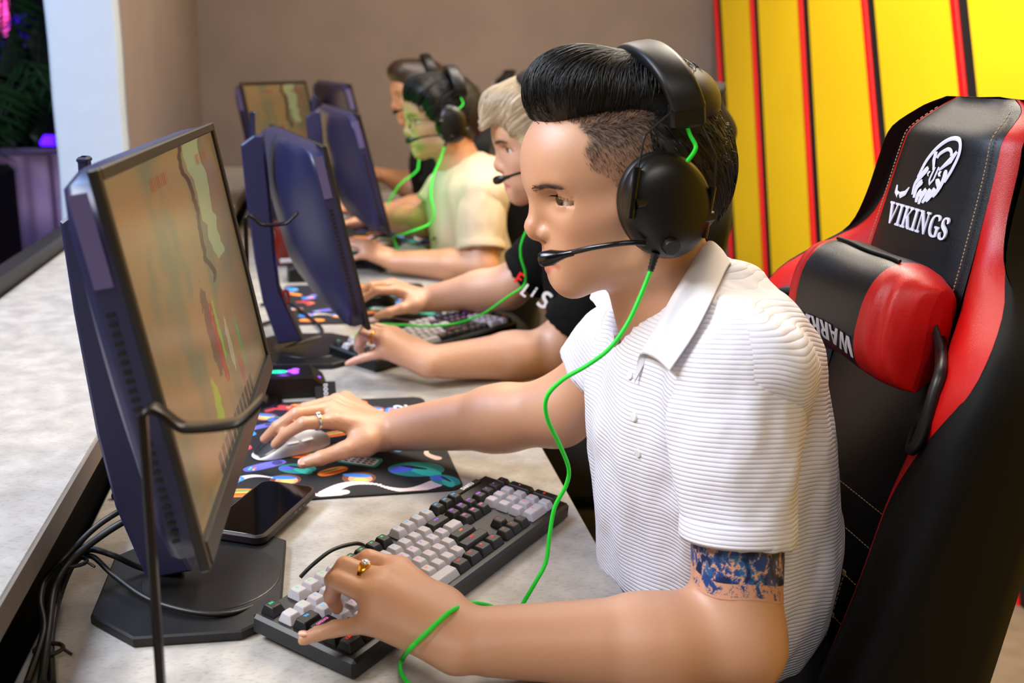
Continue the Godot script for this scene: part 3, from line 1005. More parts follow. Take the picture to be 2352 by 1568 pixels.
# ---------------------------------------------------------------- keyboards
func key_mesh(w: float, d: float) -> ArrayMesh:
	var g := G.new()
	var rows := []
	for k in [[0.0, 0.0, 0.0], [0.001, 0.0, 0.0], [0.0075, 0.0024, 0.001], [0.0088, 0.0031, 0.0012], [0.0090, 0.0040, 0.0012]]:
		var row := []
		var hw: float = w / 2 - k[1]
		var hz: float = d / 2 - k[1]
		for c in [[-1, -1], [1, -1], [1, 1], [-1, 1]]:
			for s in [0, 1]:
				var r := 0.0012
				var p := Vector3(c[0] * hw, k[0], c[1] * hz - k[2])
				if (s == 0) == (c[0] * c[1] > 0):
					p.z -= c[1] * r
				else:
					p.x -= c[0] * r
				row.append(p)
		rows.append(row)
	g.grid(rows, true, true)
	return g.mesh()
func keyboards() -> void:
	var o := thing("keyboard", "black keyboard with pale grey keys under the white shirted gamer's hand", "keyboard", Vector3(0.1157, DESK, -1.0566), 0.849, "gaming keyboards")
	var g := G.new()
	var tilt := Transform3D(Basis(Vector3(1, 0, 0), 0.055), Vector3(0, 0.0115, 0))
	g.box(tilt * T(Vector3(0, 0.004, 0)), Vector3(0.440, 0.022, 0.134), 0.0035)
	mk("case", g, M.black_plastic, o)
	g = G.new()
	g.box(tilt * T(Vector3(0.165, 0.0163, -0.0615)), Vector3(0.062, 0.003, 0.009), 0.001)
	mk("logo_plate", g, M.matte_black, o)
	for s in [-1.0, 1.0]:
		g = G.new()
		g.box(T(Vector3(s * 0.17, 0.004, -0.055)), Vector3(0.03, 0.009, 0.012), 0.001)
		mk("rear_foot", g, M.matte_black, o)
	var tm := TextMesh.new()
	tm.text = "DAREU"
	tm.font_size = 14
	tm.pixel_size = 0.0006
	tm.depth = 0.0002
	var sf := SystemFont.new()
	sf.font_names = PackedStringArray(["Droid Sans"])
	sf.font_weight = 700
	tm.font = sf
	var lg := mk("logo", tm, sm("print_white", Color(0.9, 0.9, 0.9), 0.5), o, "white printed maker lettering")
	lg.transform = tilt * Transform3D(Basis(Vector3(1, 0, 0), -PI / 2), Vector3(0.168, 0.0181, -0.0612))
	var white := sm("key_white", Color(0.66, 0.65, 0.68), 0.45)
	var black := sm("key_black", Color(0.03, 0.03, 0.033), 0.5)
	var leg := []
	for c in [Color(0.15, 0.95, 0.55), Color(0.25, 0.75, 1.0), Color(0.75, 0.35, 1.0), Color(1.0, 0.45, 0.75), Color(1.0, 0.55, 0.15), Color(1.0, 0.12, 0.08)]:
		leg.append(glow("key_light_%d" % leg.size(), c, 0.9))
	var U := 0.01905
	var x0 := -11.25 * U + 0.001
	var z0 := -0.052
	var rowsz := [0.0, 1.25, 2.25, 3.25, 4.25, 5.25]
	var lay := [
		[["ESC", 0, 1, 1], ["F1", 2, 1, 0], ["F2", 3, 1, 0], ["F3", 4, 1, 0], ["F4", 5, 1, 0], ["F5", 6.5, 1, 1], ["F6", 7.5, 1, 1], ["F7", 8.5, 1, 1], ["F8", 9.5, 1, 1], ["F9", 11, 1, 0], ["F10", 12, 1, 0], ["F11", 13, 1, 0], ["F12", 14, 1, 0], ["PRT", 15.25, 1, 1], ["SCR", 16.25, 1, 1], ["PAU", 17.25, 1, 1]],
		[["`", 0, 1, 0], ["1", 1, 1, 0], ["2", 2, 1, 0], ["3", 3, 1, 0], ["4", 4, 1, 0], ["5", 5, 1, 0], ["6", 6, 1, 0], ["7", 7, 1, 0], ["8", 8, 1, 0], ["9", 9, 1, 0], ["0", 10, 1, 0], ["-", 11, 1, 0], ["=", 12, 1, 0], ["BACK", 13, 2, 1], ["INS", 15.25, 1, 1], ["HOM", 16.25, 1, 1], ["PGU", 17.25, 1, 1], ["NUM", 18.5, 1, 1], ["/", 19.5, 1, 1], ["*", 20.5, 1, 1], ["-", 21.5, 1, 1]],
		[["TAB", 0, 1.5, 1], ["Q", 1.5, 1, 0], ["W", 2.5, 1, 0], ["E", 3.5, 1, 0], ["R", 4.5, 1, 0], ["T", 5.5, 1, 0], ["Y", 6.5, 1, 0], ["U", 7.5, 1, 0], ["I", 8.5, 1, 0], ["O", 9.5, 1, 0], ["P", 10.5, 1, 0], ["[", 11.5, 1, 0], ["]", 12.5, 1, 0], ["\\", 13.5, 1.5, 0], ["DEL", 15.25, 1, 1], ["END", 16.25, 1, 1], ["PGD", 17.25, 1, 1], ["7", 18.5, 1, 0], ["8", 19.5, 1, 0], ["9", 20.5, 1, 0], ["+", 21.5, 1, 1, 2]],
		[["CAPSLOCK", 0, 1.75, 1], ["A", 1.75, 1, 0], ["S", 2.75, 1, 0], ["D", 3.75, 1, 0], ["F", 4.75, 1, 0], ["G", 5.75, 1, 0], ["H", 6.75, 1, 0], ["J", 7.75, 1, 0], ["K", 8.75, 1, 0], ["L", 9.75, 1, 0], [";", 10.75, 1, 0], ["'", 11.75, 1, 0], ["ENT", 12.75, 2.25, 1], ["4", 18.5, 1, 0], ["5", 19.5, 1, 0], ["6", 20.5, 1, 0]],
		[["SHIFT", 0, 2.25, 1], ["Z", 2.25, 1, 0], ["X", 3.25, 1, 0], ["C", 4.25, 1, 0], ["V", 5.25, 1, 0], ["B", 6.25, 1, 0], ["N", 7.25, 1, 0], ["M", 8.25, 1, 0], [",", 9.25, 1, 0], [".", 10.25, 1, 0], ["/", 11.25, 1, 0], ["SHIFT", 12.25, 2.75, 1], ["^", 16.25, 1, 1], ["1", 18.5, 1, 0], ["2", 19.5, 1, 0], ["3", 20.5, 1, 0], ["EN", 21.5, 1, 1, 2]],
		[["CTRL", 0, 1.25, 1], ["WIN", 1.25, 1.25, 1], ["ALT", 2.5, 1.25, 1], ["", 3.75, 6.25, 0], ["ALT", 10, 1.25, 1], ["FN", 11.25, 1.25, 1], ["M", 12.5, 1.25, 1], ["CTR", 13.75, 1.25, 1], ["<", 15.25, 1, 1], ["v", 16.25, 1, 1], [">", 17.25, 1, 1], ["0", 18.5, 2, 0], [".", 20.5, 1, 0]]]
	var shapes := {}
	var words := {}
	for r in lay.size():
		for k in lay[r]:
			var w: float = k[2] * U - 0.0011
			var d: float = (k[4] if k.size() > 4 else 1) * U - 0.0011
			var id := "%.4f %.4f" % [w, d]
			if not shapes.has(id):
				shapes[id] = key_mesh(w, d)
			var kn := mk("key", shapes[id], black if k[3] else white, o)
			kn.transform = tilt * T(Vector3(x0 + (k[1] + k[2] / 2.0) * U, 0.0152, z0 + (rowsz[r]) * U + (d - U) / 2.0))
			if k[0] != "":
				if not words.has(k[0]):
					var t := TextMesh.new()
					t.text = k[0]
					t.font = sf
					t.font_size = 10 if k[0].length() == 1 else 8
					t.pixel_size = 0.00042
					t.depth = 0.0001
					words[k[0]] = t
				var lt := mk("legend", words[k[0]], leg[clampi(int(r * 0.9 + (k[1] / 22.0) * 2.0 + (1 if k[3] and r > 2 else 0)), 0, 5)], kn)
				lt.transform = Transform3D(Basis(Vector3(1, 0, 0), -PI / 2), Vector3(0, 0.0092, -0.003))
	g = G.new()
	var cab := []
	for q in [[690, 1325, 0.762], [720, 1295, 0.775], [765, 1262, 0.782], [815, 1248, 0.777], [835, 1252, 0.768]]:
		cab.append(o.transform.affine_inverse() * py(q[0], q[1], q[2]))
	g.tube(spl(cab, 8), 0.0024, 8)
	mk("lead", g, M.rubber, o)
	dup(o, Vector3(0.212, DESK, -2.035), 0.723, "black keyboard with pale grey keys in front of the blond gamer", "gaming keyboards")
	dup(o, Vector3(0.27, DESK, -2.99), 0.74, "black keyboard with pale grey keys in front of the cream shirted gamer", "gaming keyboards")
	dup(o, Vector3(0.23, DESK, -3.93), 0.74, "black keyboard with pale grey keys at the farthest seat", "gaming keyboards")

# ---------------------------------------------------------------- small things on the desk
func paint(im: Image, c: Vector2, r: Vector2, ang: float, col: Color, pw := 2.0) -> void:   # a filled superellipse
	var R := int(maxf(r.x, r.y)) + 2
	var ca := cos(ang)
	var sa := sin(ang)
	for y in range(maxi(0, int(c.y) - R), mini(im.get_height(), int(c.y) + R)):
		for x in range(maxi(0, int(c.x) - R), mini(im.get_width(), int(c.x) + R)):
			var d := Vector2(x - c.x, y - c.y)
			var q := Vector2((d.x * ca + d.y * sa) / r.x, (-d.x * sa + d.y * ca) / r.y)
			if pow(absf(q.x), pw) + pow(absf(q.y), pw) < 1.0:
				im.set_pixel(x, y, col)
func doodle(im: Image, kind: int, c: Vector2, s: float, a: float, q: RandomNumberGenerator) -> void:
	var u := Vector2(cos(a), sin(a)) * s
	var w := Vector2(-sin(a), cos(a)) * s
	var ink := Color(0.05, 0.05, 0.09)
	match kind:
		0:   # games pad with two grips
			var col: Color = [Color(0.75, 0.22, 0.25), Color(0.24, 0.55, 0.85), Color(0.42, 0.42, 0.80)][q.randi() % 3]
			paint(im, c, Vector2(0.62, 0.34) * s, a, col)
			paint(im, c - u * 0.45 + w * 0.25, Vector2(0.2, 0.42) * s, a + 0.5, col)
			paint(im, c + u * 0.45 + w * 0.25, Vector2(0.2, 0.42) * s, a - 0.5, col)
			paint(im, c - u * 0.3 - w * 0.05, Vector2(0.12, 0.12) * s, a, ink)
			for k in 4:
				paint(im, c + u * (0.32 + 0.1 * cos(k * PI / 2)) + w * (-0.05 + 0.1 * sin(k * PI / 2)), Vector2(0.05, 0.05) * s, a, [Color.TOMATO, Color.GOLD, Color.SPRING_GREEN, Color.SKY_BLUE][k])
		1:   # long flat pad
			paint(im, c, Vector2(0.75, 0.26) * s, a, Color(0.38, 0.38, 0.74), 3.0)
			paint(im, c + u * 0.45, Vector2(0.18, 0.18) * s, a, Color(0.2, 0.2, 0.45))
			for k in 4:
				paint(im, c + u * (-0.45 + 0.1 * cos(k * PI / 2)) + w * (0.1 * sin(k * PI / 2)), Vector2(0.05, 0.05) * s, a, [Color.TOMATO, Color.GOLD, Color.SPRING_GREEN, Color.SKY_BLUE][k])
		2:   # bun
			paint(im, c, Vector2(0.7, 0.34) * s, a, Color(0.94, 0.48, 0.12), 2.4)
			paint(im, c - w * 0.06, Vector2(0.62, 0.13) * s, a + 0.06, Color(0.95, 0.74, 0.28))
			paint(im, c - w * 0.15, Vector2(0.45, 0.07) * s, a, Color(0.2, 0.55, 0.35))
			paint(im, c + w * 0.1, Vector2(0.6, 0.10) * s, a, Color(0.90, 0.33, 0.12))
		3:   # swirl of teal and blue cloth
			paint(im, c, Vector2(0.6, 0.4) * s, a, Color(0.10, 0.50, 0.50))
			paint(im, c + u * 0.2 + w * 0.1, Vector2(0.4, 0.2) * s, a + 0.6, Color(0.18, 0.68, 0.62))
			paint(im, c - u * 0.3, Vector2(0.3, 0.16) * s, a - 0.5, Color(0.30, 0.34, 0.80))
			paint(im, c - u * 0.05 - w * 0.1, Vector2(0.3, 0.06) * s, a + 0.3, ink)
		4:   # horn
			for k in 16:
				var f := k / 15.0
				paint(im, c + u * (f * 1.4 - 0.7) + w * (0.35 * sin(PI * f)), Vector2.ONE * (0.05 + 0.17 * f) * s, 0, Color(0.93, 0.88, 0.84).lerp(Color(0.75, 0.6, 0.62), f * 0.5))
		5:   # round brown nut with bands
			paint(im, c, Vector2(0.5, 0.45) * s, a, Color(0.45, 0.26, 0.18))
			paint(im, c + u * 0.05 + w * 0.05, Vector2(0.36, 0.3) * s, a, Color(0.93, 0.62, 0.46))
			paint(im, c + u * 0.08 + w * 0.1, Vector2(0.22, 0.1) * s, a, Color(0.80, 0.80, 0.36))
			paint(im, c - u * 0.1 - w * 0.18, Vector2(0.44, 0.14) * s, a, Color(0.22, 0.50, 0.85))
		6:   # little computer keyboard
			paint(im, c, Vector2(0.75, 0.42) * s, a, Color(0.16, 0.60, 0.50), 8.0)
			paint(im, c, Vector2(0.62, 0.30) * s, a, Color(0.9, 0.9, 0.88), 8.0)
			for i in 5:
				for j in 3:
					paint(im, c + u * (i - 2) * 0.22 + w * (j - 1) * 0.17, Vector2(0.07, 0.05) * s, a, ink)
		7:   # hand held console
			paint(im, c, Vector2(0.42, 0.55) * s, a, Color(0.20, 0.52, 0.85), 4.0)
			paint(im, c - w * 0.16, Vector2(0.26, 0.22) * s, a, Color(0.95, 0.50, 0.45), 6.0)
			paint(im, c + w * 0.28 - u * 0.15, Vector2(0.1, 0.1) * s, a, Color(0.15, 0.2, 0.5))
			paint(im, c + w * 0.28 + u * 0.18, Vector2(0.07, 0.07) * s, a, Color(0.95, 0.3, 0.3))
func pad_tex() -> ImageTexture:
	var im := Image.create(1024, 1152, false, Image.FORMAT_RGBA8)
	im.fill(Color(0.028, 0.028, 0.045))
	var q := RandomNumberGenerator.new()
	q.seed = 77
	var set_ := [[5, 620, 985, 105, 0.3], [3, 860, 930, 150, 0.2], [6, 640, 800, 95, 0.5], [4, 590, 1090, 120, 2.9], [4, 800, 1080, 120, 0.1], [0, 760, 640, 90, 0.25], [1, 830, 520, 75, -0.6], [7, 950, 560, 90, 0.5], [2, 430, 700, 100, 0.15], [2, 520, 900, 75, -0.5], [1, 250, 800, 95, -0.45], [3, 380, 850, 100, 0.3], [5, 330, 960, 95, 0.2], [4, 200, 940, 85, 3.0], [7, 120, 930, 70, 0.9], [2, 150, 1060, 90, 0.1], [4, 560, 640, 70, 2.4], [7, 480, 790, 45, 0.3], [2, 640, 60, 110, 0.0], [2, 430, 70, 70, 0.3], [0, 330, 80, 80, 0.2], [5, 250, 200, 90, 0.4], [3, 320, 250, 80, 0.2], [1, 230, 330, 70, -0.5], [7, 160, 420, 70, 1.1], [0, 150, 560, 75, 0.9], [5, 760, 170, 90, 0.3], [7, 850, 200, 70, 0.2], [0, 660, 420, 80, 0.4], [3, 780, 400, 90, 0.6], [2, 560, 470, 80, -0.3], [0, 950, 380, 60, 0.1], [4, 960, 760, 70, 1.5], [2, 70, 300, 70, 0.9], [5, 60, 740, 80, 0.1], [1, 470, 300, 80, 0.5], [5, 560, 240, 80, 0.9], [3, 960, 1060, 90, 0.8], [4, 480, 1100, 80, 0.2], [0, 60, 130, 80, 1.2]]
	for d in set_:
		doodle(im, d[0], Vector2(d[1], d[2]), d[3] * 1.3, d[4], q)
	return ImageTexture.create_from_image(im)
func round_rect(w: float, h: float, r: float, seg := 6) -> PackedVector2Array:
	var P := PackedVector2Array()
	for c in [[1, 1, 0.0], [-1, 1, PI / 2], [-1, -1, PI], [1, -1, PI * 1.5]]:
		for k in seg + 1:
			var a: float = c[2] + PI / 2 * k / seg
			P.append(Vector2(c[0] * (w / 2 - r) + r * cos(a), c[1] * (h / 2 - r) + r * sin(a)))
	return P
func sheet(P: PackedVector2Array, h: float, w: float, d: float) -> G:   # level sheet with its own uv
	var g := G.new()
	var mid := g.put(Vector3(0, h, 0), Vector3.UP, Vector2(0.5, 0.5))
	for p in P:
		g.put(Vector3(p.x, h, -p.y), Vector3.UP, Vector2(0.5 + p.x / w, 0.5 - p.y / d))
	for i in P.size():
		g.t.append_array([mid, 1 + (i + 1) % P.size(), 1 + i])
	return g
func mouse_thing(called: String, label: String, at: Vector3, turn: float, body: Material, grip: Material, L := 0.125) -> void:
	var o := thing(called, label, "computer mouse", at, turn, "gaming mice")   # front towards -x
	var g := G.new()
	var rows := []
	for j in 15:
		var a := PI * j / 14.0 / 2.0
		var row := []
		for i in 36:
			var w := TAU * i / 36.0
			var cx := cos(w)
			var x := cx * L / 2
			var wd := 0.031 * (1.0 - 0.13 * exp(-pow((x + 0.005) / 0.028, 2.0))) * (1.0 if cx > 0 else 0.96)
			var ex := pow(cos(a), 0.55)
			var hump := 0.038 - 0.35 * pow(x - 0.012, 2.0) / 0.06 - (0.004 if x < -0.03 else 0.0)
			row.append(Vector3(x * ex, 0.0015 + hump * pow(sin(a), 0.8) * (1.0), sin(w) * pow(absf(sin(w)), -0.25 if absf(sin(w)) > 0.01 else 0.0) * wd * ex))
		rows.append(row)
	g.grid(rows, true, true)
	mk("shell", g, body, o)
	g = G.new()
	for s in [-1.0, 1.0]:   # grip sheets on the two buttons
		rows = []
		for j in 9:
			var row := []
			for i in 7:
				var x := lerpf(-L / 2 * 0.93, -0.010, j / 8.0)
				var z: float = s * lerpf(0.002, 0.0235 * sqrt(maxf(0.05, 1.0 - pow(x / (L / 2), 2.0) * 0.9)), i / 6.0)
				var ex := clampf(sqrt(pow(x / (L / 2), 2.0) + pow(z / 0.031, 2.0)), 0, 1)
				var hump := 0.038 - 0.35 * pow(x - 0.012, 2.0) / 0.06 - (0.004 if x < -0.03 else 0.0)
				row.append(Vector3(x, 0.0035 + hump * pow(sin(acos(pow(minf(ex, 0.999), 1.0 / 0.55))), 0.8), z))
			rows.append(row)
		g.grid(rows)
	mk("grip_sheet", g, grip, o)
	g = G.new()
	g.lathe([Vector2(0.0, -0.003), Vector2(0.008, -0.003), Vector2(0.009, 0), Vector2(0.008, 0.003), Vector2(0.0, 0.003)], T(Vector3(-0.034, 0.030, 0), Vector3(90, 0, 0)), 16)
	mk("wheel", g, M.white_plastic if body == M.white_plastic else M.grey_plastic, o)
	for k in 2:
		g = G.new()
		g.box(T(Vector3(0.012 - 0.024 * k, 0.022, 0.0285), Vector3(0, 4 - 8 * k, 0)), Vector3(0.020, 0.005, 0.004), 0.0018)
		mk("side_button", g, body, o)
func desk_things() -> void:
	var pm := sm("pad_print", Color.WHITE, 0.75)
	pm.albedo_texture = pad_tex()
	var W := 0.36
	var D := 0.405
	var o := thing("mouse_pad", "black mouse pad with bright cartoon game doodles under the white mouse", "mouse pad", Vector3(-0.003, DESK, -1.475), 0.05, "printed mouse pads")
	var P := round_rect(W, D, 0.02)
	var g := G.new()
	g.prism(P, 0.0032, Transform3D(Basis(Vector3(1, 0, 0), Vector3(0, 0, -1), Vector3(0, 1, 0)), Vector3.ZERO), 0.0008)
	mk("stitched_base", g, M.matte_black, o)
	mk("printed_cloth", sheet(round_rect(W - 0.005, D - 0.005, 0.018), 0.0034, W, D), pm, o)
	var tm := TextMesh.new()
	tm.text = "S/K"
	tm.font_size = 30
	tm.pixel_size = 0.0011
	tm.depth = 0.0002
	var sf := SystemFont.new()
	sf.font_names = PackedStringArray(["Droid Sans"])
	sf.font_weight = 800
	sf.font_italic = true
	tm.font = sf
	var lt := mk("lettering", tm, sm("pad_white", Color(0.92, 0.92, 0.94), 0.7), o, "white printed lettering")
	lt.transform = Transform3D(Basis(Vector3(0, 0, 1), Vector3(-1, 0, 0), Vector3(0, 1, 0)).orthonormalized(), Vector3(0.135, 0.0036, -0.135))
	dup(o, Vector3(0.085, DESK, -2.42), 0.06, "black mouse pad with bright cartoon game doodles under the black mouse", "printed mouse pads")
	dup(o, Vector3(0.15, DESK, -3.40), 0.04, "black mouse pad with cartoon doodles in front of the cream shirted gamer", "printed mouse pads")
	var a := py(752, 1018, DESK)
	var b := py(584, 1058, DESK)
	var d := (a - b).normalized()
	var gm := sm("carbon_grip", Color(0.035, 0.045, 0.06), 0.5)
	grain(gm, 15, 0.12, 60.0, 0.02)
	mouse_thing("computer_mouse", "white computer mouse with black grip sheets under a ringed hand", (a + b) / 2 + Vector3(0, 0.0034, 0), atan2(-d.z, d.x), M.white_plastic, gm)
	mouse_thing("computer_mouse", "black computer mouse held by the blond gamer", py(850, 702, DESK) + Vector3(0, 0.0034, 0), 0.15, M.matte_black, M.black_plastic)
	mouse_thing("computer_mouse", "pale computer mouse held by the cream shirted gamer", py(800, 520, DESK) + Vector3(0, 0.0034, 0), 0.1, M.white_plastic, M.white_plastic)
	# telephone lying on the monitor foot
	o = thing("mobile_phone", "black glass phone in a purple case on the monitor foot", "phone", Vector3(-0.083, DESK + 0.0125, -1.205), 1.147)
	g = G.new()
	g.prism(round_rect(0.158, 0.082, 0.014), 0.012, Transform3D(Basis(Vector3(1, 0, 0), Vector3(0, 0, -1), Vector3(0, 1, 0)), Vector3.ZERO), 0.0022)
	mk("case", g, sm("plum_case", Color(0.11, 0.05, 0.08), 0.55), o)
	g = G.new()
	g.prism(round_rect(0.150, 0.074, 0.011), 0.0012, Transform3D(Basis(Vector3(1, 0, 0), Vector3(0, 0, -1), Vector3(0, 1, 0)), Vector3(0, 0.0112, 0)), 0.0003)
	mk("glass", g, M.gloss_black, o)
	g = G.new()
	for x in [-0.012, 0.0, 0.012]:
		g.box(T(Vector3(0.02 + x, 0.006, 0.0405)), Vector3(0.008, 0.0035, 0.002), 0.0008)
	mk("side_buttons", g, M.gloss_black, o)
	# glowing docks
	for q in [[Vector3(-0.075, DESK, -1.735), "black charging dock with a glowing rainbow emblem behind the mouse pad", Color(0.1, 0.9, 0.6), Color(0.65, 0.3, 1.0)], [Vector3(-0.03, DESK, -2.70), "black charging dock with a glowing violet emblem beside the second monitor", Color(0.9, 0.3, 1.0), Color(0.3, 0.3, 1.0)]]:
		o = thing("charging_dock", q[1], "dock", q[0], 0.1, "charging docks")
		g = G.new()
		g.prism(PackedVector2Array([Vector2(-0.07, 0), Vector2(0.062, 0), Vector2(0.075, 0.012), Vector2(0.070, 0.024), Vector2(0.048, 0.040), Vector2(-0.05, 0.043), Vector2(-0.07, 0.036)]), 0.075, T(Vector3(0, 0, -0.0375)), 0.004)
		mk("body", g, M.black_plastic, o)
		for k in 3:
			g = G.new()
			if k == 0:
				g.lathe([Vector2(0.0, 0), Vector2(0.010, 0), Vector2(0.010, 0.0012), Vector2(0.0, 0.0014)], T(Vector3(-0.012, 0.0415, 0.008)), 14, 1.7, 0.8)
			elif k == 1:
				for s in [[0.012, 0.0], [0.018, 0.009], [0.020, -0.007]]:
					g.lathe([Vector2(0.0, 0), Vector2(0.007, 0), Vector2(0.007, 0.0012), Vector2(0.0, 0.0014)], T(Vector3(s[0], 0.0412, s[1] + 0.006)), 12)
			else:
				g.lathe([Vector2(0.0, 0), Vector2(0.003, 0), Vector2(0.003, 0.0012), Vector2(0.0, 0.0014)], T(Vector3(0.060, 0.0315, 0.018), Vector3(0, 0, -35)), 10)
			var c: Color = q[2] if k == 0 else q[3]
			mk("emblem_light", g, glow("dock_light_%d_%d" % [used.charging_dock, k], c, 1.8), o)
		var l := OmniLight3D.new()
		l.name = "emblem_glow"
		l.light_color = q[3]
		l.light_energy = 0.002
		l.omni_range = 3.0
		l.omni_attenuation = 2.0
		l.shadow_enabled = true
		l.position = Vector3(0, 0.06, 0.01)
		o.add_child(l)
	# small printed card by the pad
	var c0 := py(748, 918, DESK)
	o = thing("name_card", "small black card with white lettering at the far edge of the pad", "card", c0 + Vector3(0, 0.0, -0.01), 0.1)
	g = G.new()
	g.box(T(Vector3(0, 0.0135, 0), Vector3(-35, 0, 0)), Vector3(0.036, 0.033, 0.0015), 0.0004)
	mk("card", g, M.matte_black, o)
	tm = TextMesh.new()
	tm.text = "DOOI"
	tm.font_size = 16
	tm.pixel_size = 0.00062
	tm.depth = 0.0002
	tm.font = sf
	lt = mk("lettering", tm, M.pad_white, o)
	lt.transform = Transform3D(Basis.from_euler(Vector3(-35, 0, 0) * PI / 180) * Basis(Vector3(0, 0, 1), -PI / 2), Vector3(0, 0.0142, 0.0012))
	# snack packet behind the second screen, small cup
	o = thing("snack_packet", "rust red snack packet standing between the monitors", "packet", py(690, 628, DESK) + Vector3(-0.02, 0, -0.12), 0.3)
	g = G.new()
	var rows := []
	for j in 11:
		var v := j / 10.0
		var row := []
		for i in 20:
			var w := TAU * i / 20.0
			row.append(Vector3(cos(w) * 0.055, 0.13 * v, sin(w) * (0.002 + 0.022 * pow(sin(PI * v), 0.7)) + 0.002 * sin(i * 2.3 + j)))
		rows.append(row)
	g.grid(rows, true, true)
	mk("packet_body", g, sm("rust_foil", Color(0.42, 0.09, 0.04), 0.35), o)
	g = G.new()
	g.box(T(Vector3(0, 0.018, 0.018)), Vector3(0.09, 0.012, 0.004), 0.001)
	mk("label_band", g, M.white_plastic, o, "white printed band")
	o = thing("cup", "white paper cup with violet print behind the third monitor", "cup", py(795, 540, DESK) + Vector3(-0.03, 0, -0.25))
	g = G.new()
	g.lathe([Vector2(0.0, 0), Vector2(0.03, 0), Vector2(0.042, 0.115), Vector2(0.044, 0.118), Vector2(0.041, 0.118), Vector2(0.03, 0.004), Vector2(0.0, 0.004)], T(Vector3.ZERO), 24)
	mk("wall", g, sm("cup_paper", Color(0.85, 0.74, 0.68), 0.6), o)
	g = G.new()
	g.lathe([Vector2(0.0336, 0.03), Vector2(0.0372, 0.065)], T(Vector3.ZERO), 24)
	mk("print_band", g, sm("cup_band", Color(0.35, 0.35, 0.75), 0.6), o)
	# audio plug on the green lead before the second keyboard
	o = thing("audio_splitter", "black audio splitter with a green lead by the second monitor foot", "adapter", Vector3.ZERO)
	g = G.new()
	g.tube([py(640, 810, DESK + 0.007), py(700, 785, DESK + 0.010), py(735, 775, DESK + 0.012)], [0.006, 0.008, 0.006], 10)
	g.box(T(py(668, 820, DESK + 0.007)), Vector3(0.012, 0.014, 0.012), 0.002)
	mk("plug_body", g, M.black_plastic, o)
	g = G.new()
	var gp := []
	for q in [[605, 828, 0.004], [640, 820, 0.005], [690, 822, 0.004], [735, 825, 0.004], [790, 800, 0.004], [850, 760, 0.004]]:
		gp.append(py(q[0], q[1], DESK + q[2]))
	g.tube(spl(gp, 6), 0.0022, 8)
	mk("green_lead", g, M.green_cord, o)

# ---------------------------------------------------------------- racing style chairs (front towards -x)
const CH_HW := [Vector2(0.46, 0.22), Vector2(0.65, 0.238), Vector2(0.85, 0.238), Vector2(0.97, 0.25), Vector2(1.03, 0.253), Vector2(1.07, 0.238), Vector2(1.11, 0.195), Vector2(1.14, 0.155), Vector2(1.18, 0.138), Vector2(1.26, 0.126), Vector2(1.295, 0.104), Vector2(1.307, 0.07)]
const CH_HP := [Vector2(0.46, 0.13), Vector2(0.75, 0.14), Vector2(0.95, 0.13), Vector2(1.06, 0.105), Vector2(1.15, 0.098), Vector2(1.26, 0.088), Vector2(1.295, 0.072), Vector2(1.307, 0.05)]
const CH_BF := [Vector2(0.46, 0.19), Vector2(0.60, 0.14), Vector2(0.75, 0.095), Vector2(0.90, 0.075), Vector2(1.0, 0.07), Vector2(1.06, 0.05), Vector2(1.11, 0.012), Vector2(1.16, -0.018), Vector2(1.22, -0.03), Vector2(1.29, -0.028), Vector2(1.307, -0.02)]
const CH_F0 := [Vector2(0.46, 0.60), Vector2(0.80, 0.60), Vector2(0.90, 0.61), Vector2(1.03, 0.90), Vector2(1.1, 0.93)]
func ch(u: float, v: float, w: float) -> Vector3:   # w forward of the reclined back plane
	var lean := 0.16 + (v - 0.5) * 0.155
	var t := lut([Vector2(1.26, 0.0), Vector2(1.307, 0.03)], v)
	return Vector3(lean - w + t, v, u)
func ch_on(u: float, v: float, lift: float) -> Vector3:   # on the red bolster or the panel
	var a := absf(u)
	var hw := lutc(CH_HW, v)
	var hp := lutc(CH_HP, v)
	var f0 := lutc(CH_F0, v)
	var f := clampf((a - hp) / (hw * (f0 + 0.015) - hp), 0.0, 1.0)
	var w := lutc(CH_BF, v) * sin(f * PI / 2) * (1.0 - (0.93 - f0) * 1.2) + 0.010 * sin(PI * f) if a > hp else 0.010
	return ch(u, v, w + lift)
func seam(g: G, pts: Array, gap := 0.0075, r := 0.0009) -> void:   # a row of stitches
	var d := 0.0
	for i in pts.size() - 1:
		var a: Vector3 = pts[i]
		var b: Vector3 = pts[i + 1]
		var n := maxi(1, int((b - a).length() / gap))
		for k in n:
			var p := a.lerp(b, (k + 0.15) / n)
			var q := a.lerp(b, (k + 0.75) / n)
			g.tube([p, q], r, 5)
func bent_text(word: String, size: int, px: float, weight: int, face: String, place: Callable, depth := 0.002) -> G:
	var t := TextMesh.new()
	t.text = word
	t.font_size = size
	t.pixel_size = px
	t.depth = depth
	t.curve_step = 1.0
	var sf := SystemFont.new()
	sf.font_names = PackedStringArray([face])
	sf.font_weight = weight
	t.font = sf
	var a := t.surface_get_arrays(0)
	var v: PackedVector3Array = a[Mesh.ARRAY_VERTEX]
	var ix: PackedInt32Array = a[Mesh.ARRAY_INDEX]
	var g := G.new()
	for k in range(0, ix.size(), 3):
		g.tri(place.call(v[ix[k]]), place.call(v[ix[k + 1]]), place.call(v[ix[k + 2]]))
	return g
